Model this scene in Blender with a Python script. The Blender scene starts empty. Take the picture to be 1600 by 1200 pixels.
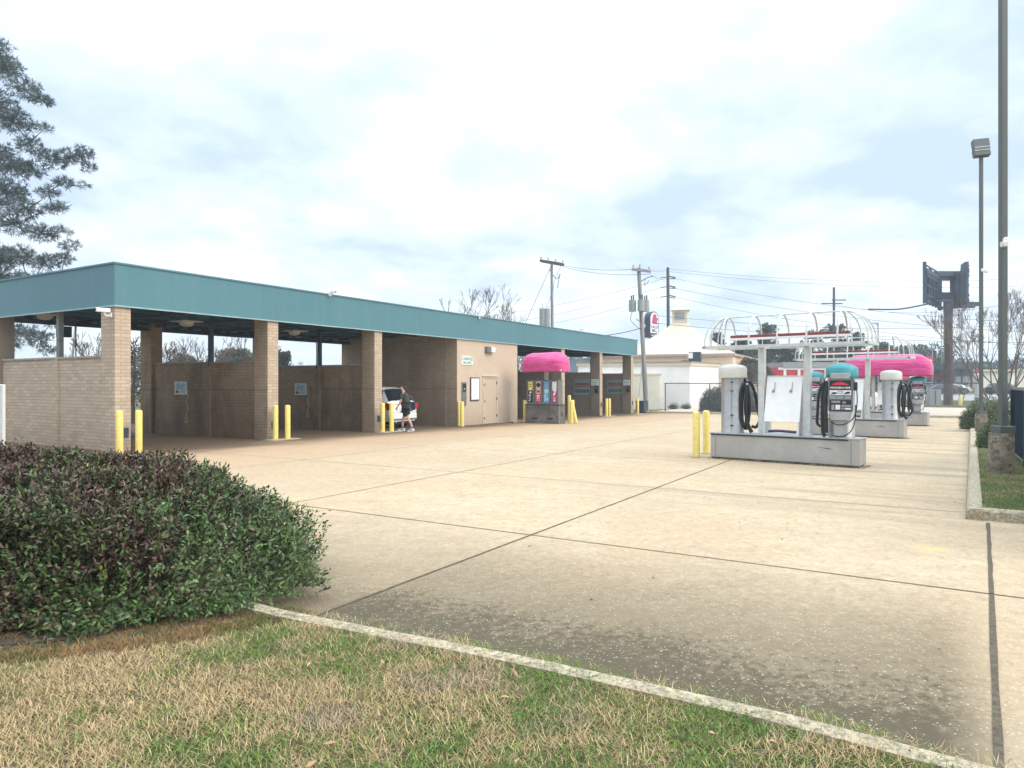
import bpy, bmesh, math, random
import numpy as np
from mathutils import Vector, Matrix, noise as mnoise
random.seed(7); rng = np.random.default_rng(7)
R = math.radians
scene = bpy.context.scene
col = scene.collection

# ------------------------------------------------------------------ camera
H = 1.75; F = 1090.0
cam = bpy.data.cameras.new('camera'); camo = bpy.data.objects.new('camera', cam); col.objects.link(camo)
camo.location = (0, 0, H); camo.rotation_euler = (R(90), 0, 0)
cam.sensor_width = 36; cam.lens = 36 * F / 1600; cam.clip_start = .05; cam.clip_end = 6000
scene.camera = camo

# ------------------------------------------------------------------ light
SUN = Vector((.80, -.42, .72)).normalized()
elev = math.asin(SUN.z); azim = math.atan2(SUN.x, SUN.y)
w = bpy.data.worlds.new('World'); scene.world = w; w.use_nodes = True
nt = w.node_tree; nt.nodes.clear(); N = nt.nodes.new; L = nt.links.new
out = N('ShaderNodeOutputWorld'); bg = N('ShaderNodeBackground'); bg.inputs['Strength'].default_value = .1
sky = N('ShaderNodeTexSky'); sky.sky_type = 'NISHITA'; sky.sun_disc = False; sky.sun_elevation = elev; sky.sun_rotation = azim
tc = N('ShaderNodeTexCoord'); sep = N('ShaderNodeSeparateXYZ'); L(tc.outputs['Generated'], sep.inputs[0])
def wm(op, a, b=None, c=None, tree=nt):
    n = tree.nodes.new('ShaderNodeMath'); n.operation = op
    for i, v in enumerate((a, b, c)):
        if v is None: continue
        if isinstance(v, (int, float)): n.inputs[i].default_value = v
        else: tree.links.new(v, n.inputs[i])
    return n.outputs[0]
zz = wm('MAXIMUM', sep.outputs[2], 0.0)
den = wm('ADD', zz, .22)
cx = wm('DIVIDE', sep.outputs[0], den); cy = wm('DIVIDE', sep.outputs[1], den)
cmb = N('ShaderNodeCombineXYZ'); L(cx, cmb.inputs[0]); L(cy, cmb.inputs[1])
n1 = N('ShaderNodeTexNoise'); n1.inputs['Scale'].default_value = .95; n1.inputs['Detail'].default_value = 7; n1.inputs['Roughness'].default_value = .52; n1.inputs['Distortion'].default_value = .25
L(cmb.outputs[0], n1.inputs['Vector'])
n2 = N('ShaderNodeTexNoise'); n2.inputs['Scale'].default_value = 3.1; n2.inputs['Detail'].default_value = 6; n2.inputs['Roughness'].default_value = .55
L(cmb.outputs[0], n2.inputs['Vector'])
nn = wm('ADD', wm('MULTIPLY', n1.outputs[0], .68), wm('MULTIPLY', n2.outputs[0], .32))
cr = N('ShaderNodeValToRGB'); L(nn, cr.inputs[0])
e = cr.color_ramp.elements
e[0].position = .41; e[0].color = (5.1, 6.25, 7.8, 1)
e[1].position = .60; e[1].color = (9.2, 9.6, 9.7, 1)
x = e.new(.47); x.color = (6.4, 7.4, 8.8, 1)
x = e.new(.535); x.color = (7.8, 8.6, 9.3, 1)
mx = N('ShaderNodeMixRGB'); mx.inputs[0].default_value = .93
L(sky.outputs[0], mx.inputs[1]); L(cr.outputs[0], mx.inputs[2])
# an overcast sky is brighter overhead
ov = wm('ADD', 1.0, wm('MULTIPLY', wm('POWER', zz, 4.0), 3.2))
vm = N('ShaderNodeVectorMath'); vm.operation = 'SCALE'; L(mx.outputs[0], vm.inputs[0]); L(ov, vm.inputs['Scale'])
L(vm.outputs[0], bg.inputs['Color']); L(bg.outputs[0], out.inputs['Surface'])
sl = bpy.data.lights.new('sun', 'SUN'); sl.energy = 1.7; sl.angle = R(30); sl.color = (1, .90, .76)
so = bpy.data.objects.new('sun', sl); col.objects.link(so); so.rotation_euler = SUN.to_track_quat('Z', 'Y').to_euler()
scene.view_settings.view_transform = 'Standard'; scene.view_settings.look = 'None'
scene.view_settings.exposure = 0.5; scene.view_settings.gamma = 1

# ------------------------------------------------------------------ helpers
KY = [(-50, 0), (22, 0), (50, -.31), (66, -.31), (90, .15), (140, .5), (400, .8), (3000, .8)]
def gz(y):
    for (a, za), (b, zb) in zip(KY, KY[1:]):
        if y <= b: return za + (zb - za) * max(0, (y - a)) / (b - a)
    return .8
def at(px, py, Y): return Vector(((px - 800) / F * Y, Y, H - (py - 600) / F * Y))
def onground(px, Y, dz=0): return Vector(((px - 800) / F * Y, Y, gz(Y) + dz))
TH = R(31.08)
U = Vector((math.sin(TH), math.cos(TH), 0)); NV = Vector((math.cos(TH), -math.sin(TH), 0))
def AB(a, b, z=0): return Vector((a * U.x + b * NV.x, a * U.y + b * NV.y, z))

class MB:
    def __init__(s): s.v = []; s.f = []; s.m = []
    def face(s, idx, m=0): s.f.append(idx); s.m.append(m)
    def box(s, a, b, m=0, M=None):
        (x0, y0, z0), (x1, y1, z1) = a, b; n = len(s.v)
        P = [(x0,y0,z0),(x1,y0,z0),(x1,y1,z0),(x0,y1,z0),(x0,y0,z1),(x1,y0,z1),(x1,y1,z1),(x0,y1,z1)]
        if M is not None: P = [tuple(M @ Vector(p)) for p in P]
        s.v += P
        for q in ((3,2,1,0),(4,5,6,7),(0,1,5,4),(1,2,6,5),(2,3,7,6),(3,0,4,7)): s.face([n+i for i in q], m)
        return s
    def cyl(s, p, q, r0, r1=None, n=12, m=0, caps=True):
        r1 = r0 if r1 is None else r1
        p = Vector(p); q = Vector(q); d = (q - p).normalized()
        a = d.orthogonal().normalized(); b = d.cross(a); k = len(s.v)
        for c, r in ((p, r0), (q, r1)):
            for i in range(n):
                t = 2*math.pi*i/n; s.v.append(tuple(c + a*math.cos(t)*r + b*math.sin(t)*r))
        for i in range(n):
            j = (i+1) % n; s.face([k+i, k+j, k+n+j, k+n+i], m)
        if caps: s.face([k+n-1-i for i in range(n)], m); s.face([k+n+i for i in range(n)], m)
        return s
    def lathe(s, prof, c=(0,0,0), n=24, m=0):
        k = len(s.v)
        for r, z in prof:
            for i in range(n):
                t = 2*math.pi*i/n; s.v.append((c[0]+r*math.cos(t), c[1]+r*math.sin(t), c[2]+z))
        for j in range(len(prof)-1):
            for i in range(n):
                a = k+j*n+i; b = k+j*n+(i+1) % n; s.face([a, b, b+n, a+n], m)
        s.face([k+n-1-i for i in range(n)], m); kk = k+(len(prof)-1)*n; s.face([kk+i for i in range(n)], m)
        return s
    def tube(s, pts, r, n=8, m=0, smooth=6):
        P = [Vector(p) for p in pts]
        if smooth and len(P) > 2:
            Q = []
            for i in range(len(P)-1):
                p0 = P[max(0, i-1)]; p1 = P[i]; p2 = P[i+1]; p3 = P[min(len(P)-1, i+2)]
                for j in range(smooth):
                    t = j/smooth
                    Q.append(.5*((2*p1)+(p2-p0)*t+(2*p0-5*p1+4*p2-p3)*t*t+(3*p1-p0-3*p2+p3)*t**3))
            Q.append(P[-1]); P = Q
        k = len(s.v); up = None
        for i, p in enumerate(P):
            d = (P[min(i+1, len(P)-1)] - P[max(i-1, 0)]).normalized()
            if up is None: up = d.orthogonal().normalized()
            up = (up - d*up.dot(d)).normalized(); b = d.cross(up)
            rr = r if not callable(r) else r(i/(len(P)-1))
            for a in range(n):
                t = 2*math.pi*a/n; s.v.append(tuple(p + up*math.cos(t)*rr + b*math.sin(t)*rr))
        for i in range(len(P)-1):
            for a in range(n):
                b = (a+1) % n; s.face([k+i*n+a, k+i*n+b, k+(i+1)*n+b, k+(i+1)*n+a], m)
        s.face([k+n-1-i for i in range(n)], m); kk = k+(len(P)-1)*n; s.face([kk+i for i in range(n)], m)
        return s
    def prism(s, poly, y0, y1, m=0, M=None):   # poly in x,z extruded along y
        k = len(s.v); n = len(poly)
        P = [(x, y0, z) for x, z in poly] + [(x, y1, z) for x, z in poly]
        if M is not None: P = [tuple(M @ Vector(p)) for p in P]
        s.v += P
        s.face([k+i for i in range(n)], m); s.face([k+2*n-1-i for i in range(n)], m)
        for i in range(n):
            j = (i+1) % n; s.face([k+j, k+i, k+n+i, k+n+j], m)
        return s
    def poly(s, pts, m=0):
        k = len(s.v); s.v += [tuple(p) for p in pts]; s.face(list(range(k, k+len(pts))), m); return s
    def build(s, name, mats, parent=None, smooth=False, bevel=0, loc=None, rz=0):
        me = bpy.data.meshes.new(name); me.from_pydata(s.v, [], s.f)
        if not isinstance(mats, (list, tuple)): mats = [mats]
        for q in mats: me.materials.append(q)
        me.polygons.foreach_set('material_index', s.m)
        bm = bmesh.new(); bm.from_mesh(me); bmesh.ops.recalc_face_normals(bm, faces=bm.faces)
        if smooth:
            for f in bm.faces: f.smooth = True
            for ed in bm.edges:
                if len(ed.link_faces) == 2 and ed.calc_face_angle(0) > R(40): ed.smooth = False
        bm.to_mesh(me); bm.free()
        o = bpy.data.objects.new(name, me); col.objects.link(o)
        if parent is not None: o.parent = parent
        if loc is not None: o.location = loc
        o.rotation_euler.z = rz
        if bevel:
            b = o.modifiers.new('bevel', 'BEVEL'); b.width = bevel; b.segments = 2; b.limit_method = 'ANGLE'; b.angle_limit = R(40)
        return o
def tag(o, label=None, cat=None, group=None, kind=None):
    if label: o['label'] = label
    if cat: o['category'] = cat
    if group: o['group'] = group
    if kind: o['kind'] = kind
    return o
def empty(name, loc=(0,0,0), rz=0, label=None, cat=None, group=None, kind=None):
    o = bpy.data.objects.new(name, None); col.objects.link(o); o.location = loc; o.rotation_euler.z = rz
    o.empty_display_size = .1
    return tag(o, label, cat, group, kind)
def copy_tree(o, parent=None, label=None):
    kids = [c for c in list(bpy.data.objects) if c.parent == o]
    c = o.copy(); col.objects.link(c); c.parent = parent
    if label: c['label'] = label
    for k in kids: copy_tree(k, c)
    return c
def textmesh(name, body, size, mat, parent=None, loc=(0,0,0), rot=(R(90),0,0), extrude=.002, align='CENTER', sx=1, bold=0):
    cu = bpy.data.curves.new(name, 'FONT'); cu.body = body; cu.size = size; cu.align_x = align; cu.align_y = 'CENTER'; cu.extrude = extrude; cu.offset = bold
    t = bpy.data.objects.new(name+'_tmp', cu); col.objects.link(t)
    dg = bpy.context.evaluated_depsgraph_get()
    me = bpy.data.meshes.new_from_object(t.evaluated_get(dg)); bpy.data.objects.remove(t)
    me.materials.clear(); me.materials.append(mat)
    o = bpy.data.objects.new(name, me); col.objects.link(o); o.parent = parent; o.location = loc; o.rotation_euler = rot; o.scale = (sx, 1, 1)
    return o

# ------------------------------------------------------------------ materials
def newmat(name):
    m = bpy.data.materials.new(name); m.use_nodes = True
    b = m.node_tree.nodes['Principled BSDF']; return m, m.node_tree, b
def nz(t, vec, scale, detail=4, rough=.55, dist=0):
    n = t.nodes.new('ShaderNodeTexNoise'); n.inputs['Scale'].default_value = scale; n.inputs['Detail'].default_value = detail
    n.inputs['Roughness'].default_value = rough; n.inputs['Distortion'].default_value = dist
    if vec is not None: t.links.new(vec, n.inputs['Vector'])
    return n.outputs[0]
def mapr(t, v, a, b, c=0, d=1, smooth=True):
    n = t.nodes.new('ShaderNodeMapRange'); n.interpolation_type = 'SMOOTHSTEP' if smooth else 'LINEAR'
    t.links.new(v, n.inputs[0])
    for i, q in enumerate((a, b, c, d)): n.inputs[i+1].default_value = q
    return n.outputs[0]
def mixc(t, f, a, b, mode='MIX'):
    n = t.nodes.new('ShaderNodeMixRGB'); n.blend_type = mode
    if isinstance(f, (int, float)): n.inputs[0].default_value = f
    else: t.links.new(f, n.inputs[0])
    for i, q in ((1, a), (2, b)):
        if isinstance(q, tuple): n.inputs[i].default_value = (*q, 1)
        else: t.links.new(q, n.inputs[i])
    return n.outputs[0]
def mp(t, vec, scale=(1,1,1), rot=(0,0,0), loc=(0,0,0)):
    n = t.nodes.new('ShaderNodeMapping'); n.inputs['Scale'].default_value = scale; n.inputs['Rotation'].default_value = rot; n.inputs['Location'].default_value = loc
    t.links.new(vec, n.inputs[0]); return n.outputs[0]
def coord(t, which='Object'): return t.nodes.new('ShaderNodeTexCoord').outputs[which]
def bump(t, b, h, strength=.3, dist=.01):
    n = t.nodes.new('ShaderNodeBump'); n.inputs['Strength'].default_value = strength; n.inputs['Distance'].default_value = dist
    t.links.new(h, n.inputs['Height']); t.links.new(n.outputs[0], b.inputs['Normal'])
def simple(name, c, rough=.6, metal=0, var=.12, scale=6, bmp=0, bscale=60, dirt=0, dirtc=(.12,.09,.06), streak=False, spec=.5):
    m, t, b = newmat(name); v = coord(t)
    n = nz(t, mp(t, v, (1,1,.12)) if streak else v, scale, 5, .6)
    f = mapr(t, n, .3, .7, 0, 1)
    lo = tuple(q*(1-var) for q in c); hi = tuple(min(1, q*(1+var)) for q in c)
    cc = mixc(t, f, lo, hi)
    if dirt:
        d = mapr(t, nz(t, v, scale*1.9, 7, .65), .44, .62, 0, dirt); cc = mixc(t, d, cc, dirtc)
    t.links.new(cc, b.inputs['Base Color']); b.inputs['Metallic'].default_value = metal
    t.links.new(mapr(t, n, .2, .8, max(.02, rough-.1), min(1, rough+.12)), b.inputs['Roughness'])
    b.inputs['Specular IOR Level'].default_value = spec
    if bmp: bump(t, b, nz(t, v, bscale, 4), bmp, .01)
    return m
def tintmat(name, rough=.6, trans=0, gain=1.0):
    m, t, b = newmat(name); a = t.nodes.new('ShaderNodeAttribute'); a.attribute_name = 'tint'
    t.links.new(a.outputs['Color'], b.inputs['Base Color']); b.inputs['Roughness'].default_value = rough; b.inputs['Specular IOR Level'].default_value = .3
    if trans:
        tr = t.nodes.new('ShaderNodeBsdfTranslucent'); t.links.new(a.outputs['Color'], tr.inputs[0])
        ms = t.nodes.new('ShaderNodeMixShader'); ms.inputs[0].default_value = trans
        t.links.new(b.outputs[0], ms.inputs[1]); t.links.new(tr.outputs[0], ms.inputs[2])
        t.links.new(ms.outputs[0], t.nodes['Material Output'].inputs[0])
    return m

def brickmat(name, c1, c2, mortar, dirty=0, contrast=1.0):
    m, t, b = newmat(name); v = coord(t); nrm = coord(t, 'Normal')
    sp = t.nodes.new('ShaderNodeSeparateXYZ'); t.links.new(v, sp.inputs[0])
    sn = t.nodes.new('ShaderNodeSeparateXYZ'); t.links.new(nrm, sn.inputs[0])
    sel = wm('GREATER_THAN', wm('ABSOLUTE', sn.outputs[0], tree=t), .5, tree=t)
    hx = wm('ADD', wm('MULTIPLY', sp.outputs[0], wm('SUBTRACT', 1.0, sel, tree=t), tree=t), wm('MULTIPLY', sp.outputs[1], sel, tree=t), tree=t)
    cb = t.nodes.new('ShaderNodeCombineXYZ'); t.links.new(hx, cb.inputs[0]); t.links.new(sp.outputs[2], cb.inputs[1])
    br = t.nodes.new('ShaderNodeTexBrick'); t.links.new(cb.outputs[0], br.inputs['Vector'])
    br.inputs['Scale'].default_value = 1; br.inputs['Brick Width'].default_value = .302; br.inputs['Row Height'].default_value = .0925
    br.inputs['Mortar Size'].default_value = .0065; br.inputs['Mortar Smooth'].default_value = .3; br.inputs['Bias'].default_value = 0
    br.inputs['Color1'].default_value = (*c1, 1); br.inputs['Color2'].default_value = (*c2, 1); br.inputs['Mortar'].default_value = (*mortar, 1)
    cc = mixc(t, mapr(t, nz(t, v, 1.3, 6, .6), .35, .7, 0, .45), br.outputs['Color'], tuple(q*.78 for q in c1))
    cc = mixc(t, mapr(t, nz(t, v, 26, 5, .6), .3, .75, 0, .25), cc, tuple(q*.7 for q in c2))
    if dirty:
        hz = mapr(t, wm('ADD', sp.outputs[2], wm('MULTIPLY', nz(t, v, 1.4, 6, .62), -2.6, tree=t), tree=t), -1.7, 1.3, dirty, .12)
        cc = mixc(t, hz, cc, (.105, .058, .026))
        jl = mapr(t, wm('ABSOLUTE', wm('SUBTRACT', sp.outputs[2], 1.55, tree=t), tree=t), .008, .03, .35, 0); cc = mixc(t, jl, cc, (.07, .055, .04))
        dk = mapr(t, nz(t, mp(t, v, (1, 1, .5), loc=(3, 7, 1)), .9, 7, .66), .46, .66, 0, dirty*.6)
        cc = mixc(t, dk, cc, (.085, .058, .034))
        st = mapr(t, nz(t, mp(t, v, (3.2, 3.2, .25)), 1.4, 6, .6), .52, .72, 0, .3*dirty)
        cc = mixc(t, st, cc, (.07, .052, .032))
    else:
        hz = mapr(t, wm('ADD', sp.outputs[2], wm('MULTIPLY', nz(t, v, 2.2, 6, .62), -1.2, tree=t), tree=t), -.75, .45, .28, 0)
        cc = mixc(t, hz, cc, (.20, .12, .065))
    t.links.new(cc, b.inputs['Base Color']); b.inputs['Roughness'].default_value = .85; b.inputs['Specular IOR Level'].default_value = .25
    bh = wm('SUBTRACT', nz(t, v, 70, 4), wm('MULTIPLY', br.outputs['Fac'], 1.4, tree=t), tree=t)
    bump(t, b, bh, .45, .006)
    return m
M = {}
M['brick'] = brickmat('tan_brick', (.58, .46, .345), (.44, .345, .25), (.24, .19, .14))
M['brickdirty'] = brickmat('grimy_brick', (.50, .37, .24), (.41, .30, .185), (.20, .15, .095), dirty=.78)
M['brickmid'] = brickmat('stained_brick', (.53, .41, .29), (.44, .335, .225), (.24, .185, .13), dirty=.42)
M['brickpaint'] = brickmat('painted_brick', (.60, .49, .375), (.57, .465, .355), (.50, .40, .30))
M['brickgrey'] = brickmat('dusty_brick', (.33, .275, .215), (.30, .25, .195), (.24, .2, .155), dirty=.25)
M['trim'] = simple('wall_cap_stone', (.36, .33, .28), .8, bmp=.2, dirt=.5)
def teal():
    m, t, b = newmat('teal_metal_fascia'); v = coord(t)
    sp = t.nodes.new('ShaderNodeSeparateXYZ'); t.links.new(v, sp.inputs[0])
    q = wm('ADD', sp.outputs[0], sp.outputs[1], tree=t)
    fr = wm('FRACT', wm('DIVIDE', q, .61, tree=t), tree=t)
    line = mapr(t, wm('ABSOLUTE', wm('SUBTRACT', fr, .5, tree=t), tree=t), .0, .018, 1, 0)
    pan = t.nodes.new('ShaderNodeTexWhiteNoise'); pan.noise_dimensions = '1D'
    t.links.new(wm('FLOOR', wm('ADD', wm('DIVIDE', q, .61, tree=t), .5, tree=t), tree=t), pan.inputs['W'])
    c = mixc(t, pan.outputs[0], (.068, .178, .210), (.072, .185, .216))
    c = mixc(t, mapr(t, nz(t, mp(t, v, (2.5, 2.5, .15)), 1.5, 6, .6), .4, .7, 0, .35), c, (.11, .215, .235))
    c = mixc(t, mapr(t, nz(t, v, .25, 3), .35, .65, 0, .5), c, (.085, .21, .25))
    c = mixc(t, wm('MULTIPLY', line, .13, tree=t), c, (.03, .10, .11))
    t.links.new(c, b.inputs['Base Color']); b.inputs['Roughness'].default_value = .5
    bump(t, b, wm('SUBTRACT', nz(t, v, 1.2, 2), line, tree=t), .25, .01); return m
M['teal'] = teal()
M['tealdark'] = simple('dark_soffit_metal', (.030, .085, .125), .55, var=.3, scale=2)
M['steel'] = simple('grey_painted_steel', (.15, .17, .175), .5, var=.2, dirt=.4)
M['steeldark'] = simple('dark_painted_steel', (.035, .055, .07), .5, var=.25)
def corr():
    m, t, b = newmat('corrugated_grey_panel'); v = coord(t)
    wv = t.nodes.new('ShaderNodeTexWave'); wv.inputs['Scale'].default_value = .55; wv.bands_direction = 'X'; t.links.new(v, wv.inputs[0])
    t.links.new(mixc(t, mapr(t, wv.outputs[1], .2, .6), (.10, .13, .15), (.30, .35, .37)), b.inputs['Base Color'])
    bump(t, b, wv.outputs[1], .6, .03); b.inputs['Roughness'].default_value = .6; return m
M['corr'] = corr()
M['white'] = simple('white_paint', (.80, .80, .78), .45, var=.04)
M['cream'] = simple('cream_plastic', (.60, .58, .52), .45, var=.04)
M['yellow'] = simple('yellow_bollard_paint', (.82, .66, .18), .5, var=.07, scale=6, dirt=.3, dirtc=(.45, .36, .16), bmp=.1)
M['black'] = simple('black_rubber', (.012, .016, .019), .5, var=.3)
M['navyfence'] = simple('navy_slat_paint', (.006, .024, .042), .75, var=.3, scale=3, streak=True)
M['ss'] = simple('brushed_stainless', (.42, .425, .42), .42, metal=.55, var=.10, scale=3, dirt=.35, dirtc=(.28, .27, .25), streak=True)
M['ssdull'] = simple('dull_stainless_plinth', (.41, .395, .37), .5, metal=.3, var=.13, scale=1.3, dirt=.22, dirtc=(.25, .24, .22))
M['galv'] = simple('light_grey_frame_paint', (.55, .57, .56), .45, var=.08, dirt=.25, dirtc=(.35, .33, .28))
M['tealcap'] = simple('aqua_plastic', (.05, .30, .33), .4, var=.08)
M['red'] = simple('red_paint', (.55, .03, .04), .5)
M['redbrown'] = simple('rusty_red_paint', (.22, .05, .045), .6, var=.3)
M['conc'] = simple('rough_concrete', (.24, .20, .15), .9, var=.35, scale=5, bmp=1, bscale=22, dirt=.85, dirtc=(.075, .065, .04))
M['kerb'] = simple('kerb_concrete', (.42, .355, .245), .9, var=.25, scale=14, bmp=.8, bscale=90, dirt=.85, dirtc=(.19, .165, .11))
def contact_shade_mat():  # patchy dark brown film, contact shade painted where things meet the ground
    m, t, b = newmat('painted_contact_shade'); g = t.nodes.new('ShaderNodeNewGeometry').outputs['Position']
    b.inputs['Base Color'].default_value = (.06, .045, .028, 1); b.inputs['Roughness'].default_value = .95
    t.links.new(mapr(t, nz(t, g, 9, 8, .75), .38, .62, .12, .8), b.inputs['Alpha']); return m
M['contact_shade'] = contact_shade_mat()
M['wood'] = simple('weathered_pole_wood', (.24, .235, .23), .85, var=.25, scale=4, streak=True, bmp=.3)
M['wooddark'] = simple('dark_pole_wood', (.07, .07, .072), .85, var=.2, scale=4, streak=True)
M['bronze'] = simple('bronze_grey_pole_paint', (.085, .098, .092), .5, var=.12, scale=2, streak=True)
M['rust'] = simple('rusty_brown_pole_paint', (.060, .036, .036), .7, var=.2, scale=1, dirt=.4)
M['bluegrey'] = simple('blue_grey_sign_steel', (.055, .075, .10), .6, var=.3, scale=.6)
M['bluelight'] = simple('weathered_sign_sheet', (.15, .19, .24), .6, var=.3, scale=.5)
M['trunk'] = simple('bark', (.10, .085, .07), .9, var=.3, bmp=.5, bscale=12)
M['twig'] = simple('twig_bark', (.13, .105, .09), .9, var=.3)
M['twiggrey'] = simple('pale_bark', (.17, .15, .14), .9, var=.3)
M['glass'] = simple('dark_glass', (.012, .018, .024), .08, var=.1, spec=.8)
M['carwhite'] = simple('white_car_paint', (.78, .78, .77), .18, var=.02)
M['carsilver'] = simple('silver_car_paint', (.38, .40, .42), .2, metal=.3, var=.03)
M['cardark'] = simple('dark_car_paint', (.03, .035, .045), .2, var=.1)
M['tyre'] = simple('tyre_rubber', (.018, .018, .018), .8)
M['rim'] = simple('alloy_rim', (.45, .45, .46), .3, metal=.7)
M['taillight'] = simple('red_lens', (.50, .01, .015), .15)
M['creamwall'] = simple('cream_stucco', (.74, .69, .57), .8, var=.05, scale=1, dirt=.2, dirtc=(.6, .55, .45))
M['whitewall'] = simple('white_painted_block', (.79, .79, .77), .7, var=.04, scale=1, dirt=.2, dirtc=(.6, .6, .58))
M['peach'] = simple('peach_stucco', (.78, .60, .45), .8, var=.06, scale=1)
M['creamroof'] = simple('cream_roof_coating', (.55, .48, .37), .75, var=.05, scale=.5, dirt=.25, dirtc=(.66, .58, .42))
M['creamtrim'] = simple('pale_yellow_trim', (.60, .53, .40), .7, var=.05)
M['plastic_grey'] = simple('grey_cabinet_paint', (.27, .29, .29), .6, var=.08)
M['green'] = simple('green_lettering', (.02, .30, .22), .5)
M['blue'] = simple('blue_lettering', (.03, .14, .30), .5)
M['signface'] = simple('pale_aqua_sign', (.50, .62, .60), .5, var=.05)
M['purple'] = simple('dark_purple_sign', (.035, .03, .07), .4)
M['magenta'] = simple('magenta_emblem', (.45, .04, .14), .4)
M['ink'] = simple('dark_print', (.015, .015, .02), .5)
M['yprint'] = simple('yellow_print', (.80, .68, .10), .5)
M['rprint'] = simple('red_print', (.60, .03, .06), .5)
M['bprint'] = simple('blue_print', (.10, .38, .62), .5)
M['wprint'] = simple('white_print', (.75, .75, .74), .5)
def pinkm():
    m, t, b = newmat('pink_awning_canvas'); v = coord(t)
    n = nz(t, mp(t, v, (1, 1, 1.6)), 1.6, 4, .55)
    t.links.new(mixc(t, mapr(t, n, .35, .65), (.50, .030, .17), (.60, .055, .23)), b.inputs['Base Color'])
    b.inputs['Roughness'].default_value = .7; b.inputs['Sheen Weight'].default_value = .3
    bump(t, b, wm('ADD', nz(t, mp(t, v, (.6, .9, 3.2), rot=(.1, .2, 0)), 2.0, 4), wm('MULTIPLY', nz(t, v, 8, 3), .25, tree=t), tree=t), .6, .12); return m
M['pink'] = pinkm()
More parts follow.
